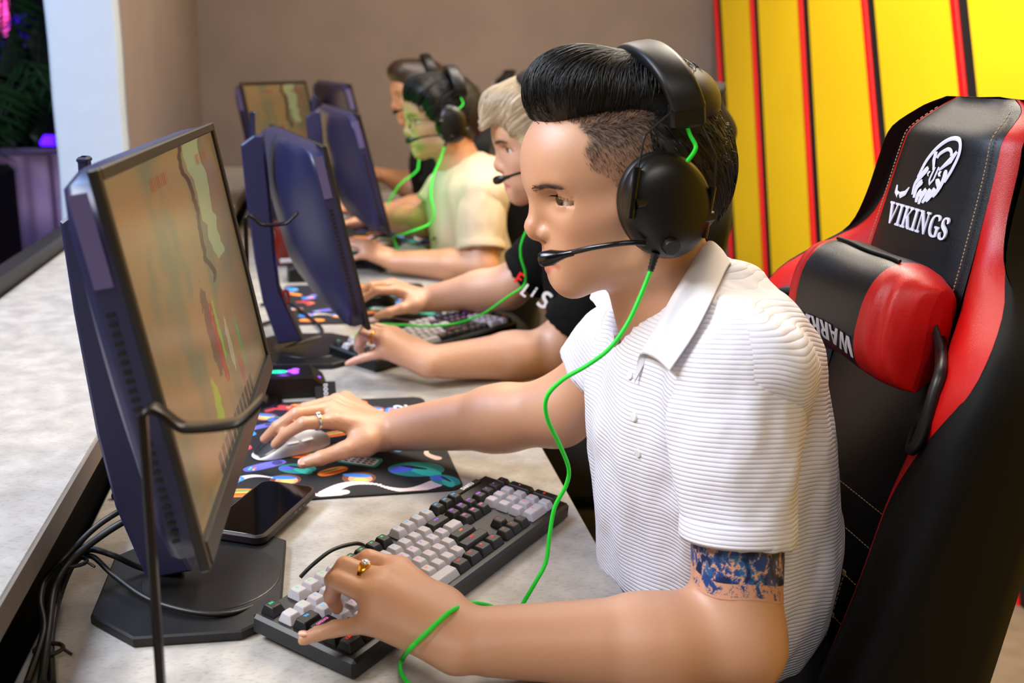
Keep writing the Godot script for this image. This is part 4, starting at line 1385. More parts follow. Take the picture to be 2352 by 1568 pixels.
func chair() -> Node3D:
	var o := thing("gaming_chair", "black and red gaming chair with embroidered emblem behind the white shirted gamer", "chair", Vector3.ZERO, 0.0, "gaming chairs along the desk")
	var vs := []
	for k in 64:
		vs.append(lerpf(0.46, 1.307, 1.0 - pow(1.0 - k / 63.0, 1.4)))
	vs.append_array([])
	var velvet := sm("black_velvet", Color(0.008, 0.008, 0.010), 0.7, 0.0, 0.35)
	velvet.rim_enabled = true
	velvet.rim = 0.08
	var hide := sm("black_leather", Color(0.028, 0.032, 0.042), 0.38)
	grain(hide, 41, 0.09, 22.0, 0.02)
	var red := sm("red_leather", Color(0.74, 0.035, 0.03), 0.36)
	grain(red, 42, 0.09, 22.0, 0.025)
	var shell := []
	var pan := []
	var reds := [[], []]
	for v in vs:
		var hw := lutc(CH_HW, v)
		var hp := lutc(CH_HP, v)
		var bf := lutc(CH_BF, v)
		var row := []
		var f0 := lutc(CH_F0, v)
		for s in [[f0, 1.0 - (0.93 - f0) * 1.2], [lerpf(f0, 0.97, 0.6), 0.97], [0.99, 0.85], [1.0, 0.5], [1.0, 0.0]]:
			row.append(ch(hw * s[0], v, bf * s[1]))
		for s in [[0.99, -0.05], [0.95, -0.078], [0.85, -0.095], [0.4, -0.105], [-0.4, -0.105], [-0.85, -0.095], [-0.95, -0.078], [-0.99, -0.05]]:
			row.append(ch(hw * s[0], v, s[1] * lut([Vector2(1.21, 1.0), Vector2(1.307, 0.35)], v)))
		for s in [[1.0, 0.0], [1.0, 0.5], [0.99, 0.85], [lerpf(f0, 0.97, 0.6), 0.97], [f0, 1.0 - (0.93 - f0) * 1.2]]:
			row.append(ch(-hw * s[0], v, bf * s[1]))
		shell.append(row)
		row = []
		for i in 13:
			var f := i / 6.0 - 1.0
			row.append(ch(hp * f, v, 0.012 * (1.0 - f * f * f * f) + 0.004 * sin(v * 9.0)))
		pan.append(row)
		for e in 2:
			var sg := 1.0 if e == 0 else -1.0
			row = []
			for i in 8:
				var f := i / 7.0
				row.append(ch(sg * lerpf(hp, hw * (f0 + 0.015), f), v, bf * sin(f * PI / 2) * (1.0 - (0.93 - f0) * 1.2) + 0.010 * sin(PI * f) - 0.004 * (1.0 - f)))
			reds[e].append(row)
	var g := G.new()
	g.grid(shell)
	var tr := []
	for i in shell[-1].size():
		tr.append(shell[-1][i])
	g.grid([tr, pan[-1].map(func(p): return p + Vector3(0.006, 0.0, 0)).slice(0, 1) + tr.slice(1, tr.size() - 1).map(func(p): return p.lerp(ch(0, 1.307, -0.02), 0.5)) + [tr[-1]]])
	g.grid([tr.map(func(p): return p.lerp(ch(0, 1.307, -0.02), 0.5)), tr.map(func(p): return ch(0, 1.309, -0.02) + (p - ch(0, 1.307, -0.02)) * 0.02)])
	mk("back_shell", g, velvet, o)
	g = G.new()
	g.grid(pan)
	mk("centre_panel", g, hide, o)
	for e in 2:
		g = G.new()
		g.grid(reds[e])
		mk("red_bolster", g, red, o)
	g = G.new()
	for s in [-1.0, 1.0]:
		var pts := []
		for k in 60:
			var v := lerpf(1.06, 1.295, k / 59.0)
			pts.append(ch(s * (lutc(CH_HP, v) - 0.007), v, 0.008 + 0.004 * sin(v * 9.0)))
		seam(g, pts, 0.006, 0.0008)
	mk("edge_stitching", g, sm("tan_thread", Color(0.62, 0.52, 0.38), 0.7), o).set_meta("kind", "stuff")
	g = G.new()
	for v in [0.80, 0.845]:
		seam(g, [ch(-0.12, v, 0.017), ch(0.12, v, 0.017)], 0.006, 0.0007)
	for u in [-0.12, 0.115]:
		seam(g, [ch(u, 0.845, 0.012), ch(u, 1.02, 0.012)], 0.006, 0.0007)
	for i in 5:
		for j in 7:
			var u := -0.12 + i * 0.06
			var v := 0.75 - j * 0.055
			if i < 4:
				seam(g, [ch(u + 0.005, v, 0.016), ch(u + 0.055, v, 0.016)], 0.006, 0.0007)
			seam(g, [ch(u, v - 0.005, 0.015), ch(u, v - 0.05, 0.015)], 0.006, 0.0007)
			g.box(T(ch(u, v, 0.015)), Vector3(0.002, 0.007, 0.007), 0.0005)
	mk("quilt_stitching", g, M.tan_thread, o).set_meta("kind", "stuff")
	# plastic belt frames; a black sheet paints the dark of each hole
	for s in [-1.0, 1.0]:
		var ring := []
		for q in [[0.10, 1.06], [0.175, 1.045], [0.19, 1.02], [0.19, 0.975], [0.175, 0.955], [0.11, 0.95]]:
			ring.append(ch_on(s * q[0], q[1], 0.003))
		g = G.new()
		g.tube(spl(ring, 5), 0.0065, 8)
		mk("belt_frame", g, M.black_plastic, o)
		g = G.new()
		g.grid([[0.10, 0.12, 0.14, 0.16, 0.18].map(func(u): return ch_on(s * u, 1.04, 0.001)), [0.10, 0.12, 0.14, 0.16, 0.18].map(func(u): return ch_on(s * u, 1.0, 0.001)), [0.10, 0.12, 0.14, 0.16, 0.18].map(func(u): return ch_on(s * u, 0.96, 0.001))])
		mk("painted_belt_hole", g, M.black_gap, o)
	# embroidery
	var white := sm("white_thread", Color(0.86, 0.86, 0.92), 0.7)
	var em := Node3D.new()
	em.name = "emblem"
	o.add_child(em, true)
	var on := func(p: Vector3) -> Vector3:
		return ch(p.x, p.y, 0.0135 + 0.004 * sin(p.y * 9.0) + p.z)
	var stroke := func(called: String, pts: Array, wd: Array):
		var rows := []
		for i in pts.size():
			var a: Vector2 = pts[maxi(i - 1, 0)]
			var b: Vector2 = pts[mini(i + 1, pts.size() - 1)]
			var nn := (b - a).normalized().orthogonal() * float(wd[mini(i, wd.size() - 1)]) / 2.0
			rows.append([on.call(Vector3(pts[i].x - nn.x, pts[i].y - nn.y, 0)), on.call(Vector3(pts[i].x, pts[i].y, 0.0015)), on.call(Vector3(pts[i].x + nn.x, pts[i].y + nn.y, 0))])
		var gg := G.new()
		gg.grid(rows)
		mk(called, gg, white, em)
	# from the photo crop: head emblem, u to the right, v up
	var e := func(x: float, y: float) -> Vector2:   # pixels of the emblem crop (1363 wide for 0.2 of panel)
		return Vector2((x - 690.0) * 0.000150 * 1.02 - (y - 900) * 0.000012, 1.222 - (y - 640.0) * 0.000090 + (x - 690) * 0.000018)
	stroke.call("helmet_arc", spl([e.call(530, 690), e.call(560, 480), e.call(640, 310), e.call(760, 210), e.call(870, 240), e.call(920, 400), e.call(905, 600), e.call(870, 750)], 5), [0.005])
	stroke.call("inner_arc", spl([e.call(680, 440), e.call(700, 390), e.call(770, 340), e.call(820, 370), e.call(840, 430)], 5), [0.0045])
	stroke.call("brow", [e.call(640, 360), e.call(650, 470), e.call(690, 600)], [0.006, 0.006, 0.003])
	stroke.call("brow", [e.call(890, 370), e.call(850, 480), e.call(760, 600)], [0.004, 0.008, 0.003])
	stroke.call("nose", [e.call(700, 560), e.call(685, 720), e.call(705, 780), e.call(735, 720), e.call(745, 560)], [0.0025, 0.0025, 0.004, 0.0025, 0.0025])
	stroke.call("eye", [e.call(640, 640), e.call(660, 650)], [0.006])
	stroke.call("eye", [e.call(770, 650), e.call(800, 650)], [0.006])
	for b in [[[620, 560], [560, 680], [520, 780], [540, 920]], [[610, 740], [560, 820], [570, 960]], [[640, 860], [610, 930], [620, 1020]], [[690, 840], [660, 940], [660, 1040]], [[740, 840], [720, 940], [700, 1020]], [[790, 830], [770, 920], [740, 1000]], [[770, 720], [830, 830], [800, 940]], [[840, 600], [850, 740], [830, 880]]]:
		stroke.call("beard_lock", spl(b.map(func(q): return e.call(q[0], q[1])), 4), [0.003, 0.007, 0.0075, 0.007, 0.007, 0.006, 0.006, 0.005, 0.0045, 0.004, 0.003, 0.002, 0.001])
	stroke.call("horn", [e.call(300, 790), e.call(310, 880), e.call(360, 930)], [0.001, 0.006, 0.008])
	stroke.call("horn", [e.call(470, 820), e.call(440, 900), e.call(380, 930)], [0.001, 0.006, 0.008])
	mk("lettering", bent_text("VIKINGS", 30, 0.00105, 800, "Droid Serif", func(p: Vector3): return on.call(Vector3(p.x * 0.90, 1.166 + p.y * 1.1 - p.x * 0.02, maxf(p.z, -0.001))), 0.0016), white, em)
	# neck pillow
	var pc := Vector3(ch(0, 1.07, 0).x - 0.056, 1.072, 0.02)
	var pil := Node3D.new()
	pil.name = "neck_pillow"
	o.add_child(pil, true)
	pil.position = pc
	pil.rotation = Vector3(0.06, 0.12, -0.10)
	var sec := func(s: float, w: float) -> Vector3:
		var h := 0.070 * (1.0 - 0.18 * pow(absf(s), 3.0)) * (1.0 - 0.10 * exp(-pow(s * 2.2, 2.0)))
		var t := 0.048 * pow(maxf(0.0, 1.0 - pow(absf(s), 5.0)), 0.5) + 0.006
		var c := cos(w)
		var d := sin(w)
		var wr := 0.0035 * sin(s * 31.0 + w * 3.0) * smoothstep(0.45, 0.8, absf(s)) * absf(c)
		return Vector3(-signf(c) * pow(absf(c), 0.85) * (t + wr), signf(d) * pow(absf(d), 0.8) * h - 0.01 * s * s, s * 0.108)
	for z in [[-1.0, -0.60, red, "red_end"], [-0.60, 0.50, hide, "middle"], [0.50, 1.0, red, "red_end"]]:
		var rows := []
		for j in 15:
			var row := []
			for i in 40:
				row.append(sec.call(lerpf(z[0], z[1], j / 14.0), TAU * i / 40.0))
			rows.append(row)
		g = G.new()
		g.grid(rows, true, true)
		mk(z[3], g, z[2], pil)
	g = G.new()
	var zip := []
	for k in 24:
		zip.append(sec.call(lerpf(-0.55, 0.5, k / 23.0), PI / 2 - 0.25) + Vector3(-0.001, 0.002, 0))
	g.tube(zip, 0.0022, 6)
	mk("piping", g, M.matte_black, pil)
	var wt := func(p: Vector3) -> Vector3:
		var s := clampf(0.0 + -p.x * 0.80 / 0.108 - 0.10, -0.98, 0.98)
		var w := asin(clampf((-0.030 - p.y * 0.95) / 0.068, -0.95, 0.95))
		var q: Vector3 = sec.call(s, w)
		return q + Vector3(-0.0012 - maxf(0.0, p.z), 0, 0)
	mk("lettering", bent_text("WARRIOR", 30, 0.00115, 800, "Droid Sans", wt, 0.0016), white, pil, "white embroidered upside down lettering")
	for s in [-1.0, 1.0]:
		g = G.new()
		g.tube([pc + Vector3(0.02, 0, s * 0.10), ch_on(s * 0.15, 1.055, 0.006), ch_on(s * 0.175, 1.03, -0.002)], 0.003, 6, true, 2.5)
		mk("pillow_strap", g, M.matte_black, o)
	# seat, arms, gas lift and star base
	g = G.new()
	var rows2 := []
	for k in [[0.40, 0.86], [0.41, 0.96], [0.44, 1.0], [0.475, 0.98], [0.49, 0.90], [0.485, 0.6], [0.48, 0.02]]:
		var row := []
		for i in 36:
			var w := TAU * i / 36.0
			var ee := pow(pow(absf(cos(w)), 5.0) + pow(absf(sin(w)), 5.0), -0.2)
			row.append(Vector3(cos(w) * ee * 0.25 * k[1] - 0.03, k[0], sin(w) * ee * 0.25 * k[1]))
		rows2.append(row)
	g.grid(rows2, true, true)
	mk("seat", g, hide, o)
	g = G.new()
	g.lathe([Vector2(0.05, 0.40), Vector2(0.05, 0.34), Vector2(0.025, 0.33), Vector2(0.025, 0.12), Vector2(0.04, 0.11), Vector2(0.04, 0.06)], T(Vector3(0.0, 0, 0)), 16)
	mk("gas_lift", g, M.black_plastic, o)
	for k in 5:
		var d := Vector3(cos(TAU * k / 5.0), 0, sin(TAU * k / 5.0))
		g = G.new()
		g.tube([Vector3(0, 0.10, 0), Vector3(0, 0.075, 0) + d * 0.30], [0.026, 0.016], 8)
		mk("base_arm", g, M.black_plastic, o)
		g = G.new()
		g.lathe([Vector2(0.0, -0.022), Vector2(0.028, -0.022), Vector2(0.03, -0.018), Vector2(0.03, 0.018), Vector2(0.028, 0.022), Vector2(0.0, 0.022)], T(Vector3(0, 0.0305, 0) + d * 0.29, Vector3(90, 30 * k, 0)), 16)
		mk("castor", g, M.matte_black, o)
	return o
func chairs() -> void:
	var o := chair()
	var put_ := func(head: Vector3, turn: float) -> Vector3:   # the spot where the back plane passes the head point
		var r := Basis(Vector3.UP, turn) * Vector3(ch(0, head.y, 0).x, 0, 0)
		return Vector3(head.x - r.x, 0, head.z - r.z)
	o.position = put_.call(Vector3(0.695, 1.22, -1.055), 0.01)
	o.rotation.y = 0.01
	dup(o, put_.call(Vector3(0.70, 1.20, -1.98), -0.1), -0.1, "black and red gaming chair behind the blond gamer", "gaming chairs along the desk")
	dup(o, put_.call(Vector3(0.62, 1.22, -2.93), -0.15), -0.15, "black and red gaming chair behind the cream shirted gamer", "gaming chairs along the desk")
	dup(o, put_.call(Vector3(0.64, 1.22, -3.86), -0.15), -0.15, "farthest black and red gaming chair, at the end of the desk", "gaming chairs along the desk")

# ---------------------------------------------------------------- people (facing -x); head measures in head axes: x back, y up, z to the person's left
var plain_head: G = null
var HT: Transform3D   # the first person's head
func mm(x: float, y: float, z: float) -> Vector3:
	return Vector3(x, y, z) * 0.001
func both(l: Array, f: Callable) -> void:
	for s in [-1.0, 1.0]:
		l.append(f.call(s))
func head_prims(eyes := true) -> Array:
	var l := []
	l.append(ell(mm(-6, 40, 0), mm(100, 80, 75), 0.02))
	l.append(ell(mm(-57, 48, 0), mm(57, 52, 58), 0.03))
	both(l, func(s): return cap(mm(-102, 30, 9 * s), mm(-85, 31, 40 * s), 0.009, 0.008, 0.016))
	l.append(ell(mm(-59, 0, 0), mm(47, 58, 49), 0.02))
	both(l, func(s): return cap(mm(-72, -12, 37 * s), mm(-32, -6, 57 * s), 0.018, 0.014, 0.022))
	l.append(ell(mm(-75, -46, 0), mm(33, 31, 35), 0.02))
	l.append(cap(mm(-86, -75, -8), mm(-86, -75, 8), 0.017, 0.017, 0.018))
	both(l, func(s): return cap(mm(-80, -77, 12 * s), mm(-14, -54, 52 * s), 0.016, 0.017, 0.022))
	both(l, func(s): return cap(mm(-14, -54, 52 * s), mm(2, 0, 60 * s), 0.017, 0.015, 0.022))
	both(l, func(s): return ell(mm(-52, -36, 30 * s), mm(38, 36, 26), 0.02))
	l.append(ell(mm(-44, -48, 0), mm(52, 42, 48), 0.02))
	# nose
	l.append(cap(mm(-102, 18, 0), mm(-114, -12, 0), 0.0062, 0.0085, 0.012))
	l.append(cap(mm(-114, -16, 0), mm(-110, -18, 0), 0.0105, 0.0105, 0.006))
	both(l, func(s): return ell(mm(-103, -22, 12 * s), mm(10, 7.5, 7.5), 0.006))
	l.append(cap(mm(-116, -24, 0), mm(-104, -29, 0), 0.0045, 0.005, 0.006))
	both(l, func(s): return ell(mm(-106, -30, 7.5 * s), mm(5, 3.5, 3), 0.003, Basis.IDENTITY, true))
	# lips
	both(l, func(s): return cap(mm(-107, -50, 4 * s), mm(-95, -57, 22 * s), 0.0048, 0.0028, 0.004))
	both(l, func(s): return cap(mm(-104, -62.5, 2 * s), mm(-94, -58.5, 20 * s), 0.0055, 0.003, 0.004))
	both(l, func(s): return cap(mm(-115, -56.5, 0 * s), mm(-97, -58, 25 * s), 0.0012, 0.0012, 0.003, true))
	# eyes
	if eyes:
		both(l, func(s): return ell(mm(-104, 14, 44 * s), mm(16, 11.5, 17), 0.014, Basis.IDENTITY, true))
		both(l, func(s): return ell(mm(-81, 14.6, 35.0 * s), mm(14.8, 14.4, 14.8), 0.006))
		both(l, func(s): return cap(mm(-98, 15.2, 33 * s), mm(-79, 10.5, 50 * s), 0.0052, 0.0034, 0.002, true))
		both(l, func(s): return cap(mm(-98, 23.0, 32 * s), mm(-79, 18.5, 52 * s), 0.0016, 0.0012, 0.003, true))
	# neck
	l.append(cap(mm(6, -25, 0), mm(20, -110, 0), 0.054, 0.054, 0.03))
	l.append(cap(mm(20, -110, 0), mm(42, -175, 0), 0.056, 0.066, 0.02))
	l.append(cap(mm(30, -150, 0), mm(18, -250, 0), 0.060, 0.055, 0.03))
	return l
func seg_d(p: Vector3, a: Vector3, b: Vector3) -> float:
	var h := clampf((p - a).dot(b - a) / (b - a).length_squared(), 0, 1)
	return (p - a.lerp(b, h)).length()
func fade(p: Vector3) -> float:   # how thickly short hair grows on the side of the head, 0..1
	var y := p.y * 1000.0
	var x := p.x * 1000.0
	var hl := lut([Vector2(-10, -22), Vector2(15, -34), Vector2(30, -44), Vector2(45, -62), Vector2(60, -66), Vector2(72, -60), Vector2(85, -66), Vector2(97, -84), Vector2(106, -95)], y)
	var m := smoothstep(-3.0, 7.0, x - hl)
	var d := lut([Vector2(-12, 0.0), Vector2(10, 0.22), Vector2(35, 0.40), Vector2(52, 0.62), Vector2(66, 0.85), Vector2(80, 0.92), Vector2(90, 0.62), Vector2(97, 0.40), Vector2(102, 0.9)], y)
	d = lerpf(d, 1.0, smoothstep(0.0, 30.0, x - 10.0 + (y - 40) * 0.3))
	if x > 20 and y < -10:
		d = lut([Vector2(-80, 0.0), Vector2(-30, 0.8), Vector2(0, 1.0)], y)
	return m * d
func strand(g: G, pts: Array, r: float) -> void:
	var rr := []
	for i in pts.size():
		rr.append(r * (1.0 - 0.85 * pow(float(i) / (pts.size() - 1), 3.0)))
	g.tube(pts, rr, 3, false)
func comb(g: G, pr: Array, n: int, seed_: int, length: Vector2, r: float, start: Callable, flow: Callable, lift := 0.0015, wild := 0.22) -> void:   # hairs that follow the surface of pr
	var q := RandomNumberGenerator.new()
	q.seed = seed_
	for k in n:
		var p: Vector3 = start.call(q)
		for it in 3:
			p -= field_normal(p, pr) * field(p, pr)
		var L := q.randf_range(length.x, length.y)
		var steps := 9
		var off := q.randf_range(-0.0005, lift)
		var wig := Vector3(q.randf_range(-1, 1), q.randf_range(-1, 1), q.randf_range(-1, 1)) * wild
		var pts := []
		for i in steps:
			var nn := field_normal(p, pr)
			pts.append(p + nn * off * (1.0 if i > 0 else -1.0))
			var d: Vector3 = flow.call(p) + wig
			d = (d - nn * d.dot(nn)).normalized()
			p += d * (L / steps)
			p -= field_normal(p, pr) * field(p, pr) * 0.8
		strand(g, pts, r)
func on_shell(q: RandomNumberGenerator, c: Vector3, r: float, up: float) -> Vector3:
	var z := q.randf_range(up, 1.0)
	var w := q.randf_range(0, TAU)
	var s := sqrt(1.0 - z * z)
	return c + Vector3(s * cos(w), z, s * sin(w)) * r
func hair_for(style: String, parent: Node, X: Transform3D) -> void:
	var g := G.new()
	var pr := []
	var m: Material
	match style:
		"quiff":
			m = M.hair_black
			pr = [ell(mm(-52, 119, 0), mm(43, 39, 55), 0.02), ell(mm(-74, 113, 0), mm(25, 32, 46), 0.02), ell(mm(-8, 108, 0), mm(58, 36, 60), 0.03), ell(mm(42, 84, 0), mm(58, 44, 66), 0.03)]
			g.add(blob(pr, 0.004), X)
			var s := G.new()
			comb(s, pr, 3800, 5, Vector2(0.045, 0.085), 0.00045, func(q): return on_shell(q, mm(-25, 108, 0), 0.05, -0.25) + mm(q.randf_range(-55, 50), 0, q.randf_range(-20, 25)), func(p: Vector3): return Vector3(lerpf(0.25, 1.0, smoothstep(0.11, 0.155, p.y)), lerpf(1.0, 0.1, smoothstep(0.11, 0.16, p.y)), -signf(p.z) * 0.25), 0.0028)
			g.add(s, X)
			# back of the head
			var bk := [ell(mm(14, 32, 0), mm(90, 84, 78), 0.01), ell(mm(55, 10, 0), mm(44, 62, 60), 0.03), ell(mm(-70, 20, 0), mm(98, 150, 120), 0.004, Basis.IDENTITY, true)]
			g.add(blob(bk, 0.004), X)
			s = G.new()
			comb(s, bk, 2200, 6, Vector2(0.02, 0.035), 0.0005, func(q): return on_shell(q, mm(30, 25, 0), 0.09, -0.7), func(p: Vector3): return Vector3(0.5, -1.0, 0), 0.003)
			g.add(s, X)
		"blond":
			m = M.hair_blond
			pr = [ell(mm(-4, 52, 0), mm(104, 82, 82), 0.02), ell(mm(-50, 96, 0), mm(62, 44, 70), 0.03), ell(mm(-98, 92, 10), mm(26, 22, 48), 0.03), cap(mm(-100, 96, 10), mm(-128, 62, 40), 0.026, 0.008, 0.025), cap(mm(-108, 92, -20), mm(-126, 70, 5), 0.022, 0.008, 0.02), cap(mm(-55, 90, 60), mm(-52, 24, 66), 0.026, 0.009, 0.02), cap(mm(-75, 96, 45), mm(-72, 50, 62), 0.02, 0.007, 0.02), ell(mm(-112, 10, 0), mm(66, 62, 62), 0.01, Basis.IDENTITY, true)]
			g.add(blob(pr, 0.005), X)
			var s := G.new()
			comb(s, pr, 1700, 7, Vector2(0.05, 0.09), 0.0006, func(q): return on_shell(q, mm(-30, 70, 0), 0.07, -0.2), func(p: Vector3): return Vector3(-1.0, -0.6, 0.35), 0.0012, 0.08)
			g.add(s, X)
		"fringe":
			m = M.hair_black
			pr = [ell(mm(-2, 50, 0), mm(106, 82, 84), 0.02), ell(mm(-55, 88, 0), mm(58, 44, 70), 0.02), ell(mm(50, 5, 0), mm(52, 66, 66), 0.03), cap(mm(-45, 70, 74), mm(-40, 20, 74), 0.014, 0.006, 0.02), ell(mm(-120, -8, 0), mm(72, 66, 90), 0.012, Basis.IDENTITY, true)]
			g.add(blob(pr, 0.006), X)
			var s := G.new()
			comb(s, pr, 900, 8, Vector2(0.04, 0.07), 0.0008, func(q): return on_shell(q, mm(-20, 60, 0), 0.08, -0.3), func(p: Vector3): return Vector3(-0.8, -0.7, 0.0), 0.004)
			for k in 16:
				var z := -66.0 + k * 8.5
				strand(s, [mm(-92 + absf(z) * 0.35, 84, z), mm(-112 + absf(z) * 0.5, 62, z), mm(-112 + absf(z) * 0.5, 40 - 7 * (k % 3), z + 2)], 0.006)
			g.add(s, X)
		_:
			m = M.hair_brown
			pr = [ell(mm(-2, 52, 0), mm(106, 86, 86), 0.02), ell(mm(-62, 100, 0), mm(62, 44, 70), 0.02), ell(mm(-120, -8, 0), mm(72, 66, 90), 0.012, Basis.IDENTITY, true)]
			g.add(blob(pr, 0.008), X)
	mk("hair", g, m, parent)
func hand_prims(w: Vector3, k: Dictionary) -> Array:
	var l := []
	var lat: Vector3 = (k.mcp[3] - k.mcp[0]).normalized()
	var fs := [1.0, 1.02, 0.97, 0.84]
	for i in 4:
		var f: float = fs[i]
		var root := w + lat * (i - 1.5) * 0.011
		l.append(cap(root, k.mcp[i], 0.0155, 0.0122 * f, 0.016))
		if i < 3:
			l.append(cap(root, (k.mcp[i] + k.mcp[i + 1]) / 2, 0.015, 0.0108, 0.014))
	for i in 4:
		var f: float = fs[i]
		l.append(cap(k.mcp[i], k.pip[i], 0.0108 * f, 0.0096 * f, 0.006))
		l.append(cap(k.pip[i], k.dip[i], 0.0096 * f, 0.0083 * f, 0.003))
		l.append(cap(k.dip[i], k.tip[i], 0.0083 * f, 0.0070 * f, 0.003))
	var t: Array = k.thumb
	l.append(cap(w.lerp(t[0], 0.3), t[0], 0.018, 0.0165, 0.02))
	l.append(cap(t[0], t[1], 0.0165, 0.0125, 0.016))
	l.append(cap(t[1], t[2], 0.0118, 0.0108, 0.006))
	l.append(cap(t[2], t[3], 0.0106, 0.0082, 0.003))
	return l
func arm_prims(S: Vector3, E: Vector3, W: Vector3, k: Dictionary) -> Array:
	var l := []
	l.append(cap(S, E, 0.050, 0.043, 0.02))
	l.append(cap(E, E.lerp(W, 0.35), 0.044, 0.043, 0.03))
	l.append(cap(E.lerp(W, 0.3), W.lerp(E, 0.12), 0.043, 0.028, 0.03))
	var lat: Vector3 = (k.mcp[3] - k.mcp[0]).normalized()
	lat.y *= 0.3
	for s in [-1.0, 1.0]:
		l.append(cap(E.lerp(W, 0.55) + lat * s * 0.004, W + lat * s * 0.011, 0.030, 0.0205, 0.02))
	l.append_array(hand_prims(W, k))
	return l
func moved_hand(k: Dictionary, X: Transform3D) -> Dictionary:
	var r := {}
	for n in k:
		r[n] = k[n].map(func(p): return X * p)
	return r
func hit(x: float, y: float, pr: Array, disp = null, from := 0.5, to := 6.0) -> Vector3:   # first point of a body on a ray
	var d := ray(x, y).normalized()
	var t := from
	while t < to:
		var f := field(EYE + d * t, pr)
		if disp != null and f < 0.03:
			f += disp.call(EYE + d * t)
		if f < 0.0004:
			return EYE + d * t
		t += clampf(f * 0.8, 0.0005, 0.1)
	return Vector3.INF
func sleeve(S: Vector3, E: Vector3, frac: float, r0: float, r1: float, cell: float, folds = null, pitch := 0.0046) -> G:
	var H := S.lerp(E, frac)
	var d := (E - S).normalized()
	var pr := [cap(S, S.lerp(E, frac * 0.5), r0, (r0 + r1) * 0.51, 0.02), cap(S.lerp(E, frac * 0.4), H + d * 0.05, (r0 + r1) * 0.51, r1 * 0.97, 0.02), ell(H + d * 0.4, Vector3.ONE * 0.4, 0.003, Basis.IDENTITY, true)]
	var g := blob(pr, cell, null, folds)
	for i in g.v.size():
		g.uv[i] = Vector2(0, (g.v[i] - S).dot(d) / pitch)
	# turned up hem
	var a := d.cross(Vector3.UP if absf(d.y) < 0.9 else Vector3.RIGHT).normalized()
	var b := d.cross(a)
	var rows := []
	for q in [[-0.022, 0.000], [-0.021, 0.0016], [-0.004, 0.0022], [0.0, 0.001], [0.0, -0.004]]:
		var row := []
		for i in 48:
			var w := TAU * i / 48.0
			row.append(H + d * (q[0] + 0.002) + (a * cos(w) + b * sin(w)) * (r1 + q[1]))
		rows.append(row)
	var s := g.v.size()
	g.grid(rows, true)
	for i in range(s, g.v.size()):
		g.uv[i] = Vector2(0, (g.v[i] - S).dot(d) / pitch)
	return g
func eyes(parent: Node, X: Transform3D) -> void:
	for s in [-1.0, 1.0]:
		var g := G.new()
		var rows := []
		var ax := Basis(Vector3(0, 1, 0), 0.0)
		for j in 17:
			var a := PI * j / 16.0
			var row := []
			for i in 20:
				var w := TAU * i / 20.0
				row.append(X * (mm(-81, 14.2, 35.0 * s) + Basis(Vector3.UP, 0.30 * s) * Vector3(-cos(a), sin(a) * cos(w), sin(a) * sin(w)) * 0.0130))
			rows.append(row)
		var at := 0
		g.grid(rows, true)
		for j in 17:
			for i in 20:
				var c := Color(0.78, 0.74, 0.72)
				if j <= 1:
					c = Color(0.005, 0.004, 0.004)
				elif j <= 3:
					c = Color(0.045, 0.020, 0.010)
				g.c[j * 20 + i] = c
		mk("eye", g, M.eye, parent)
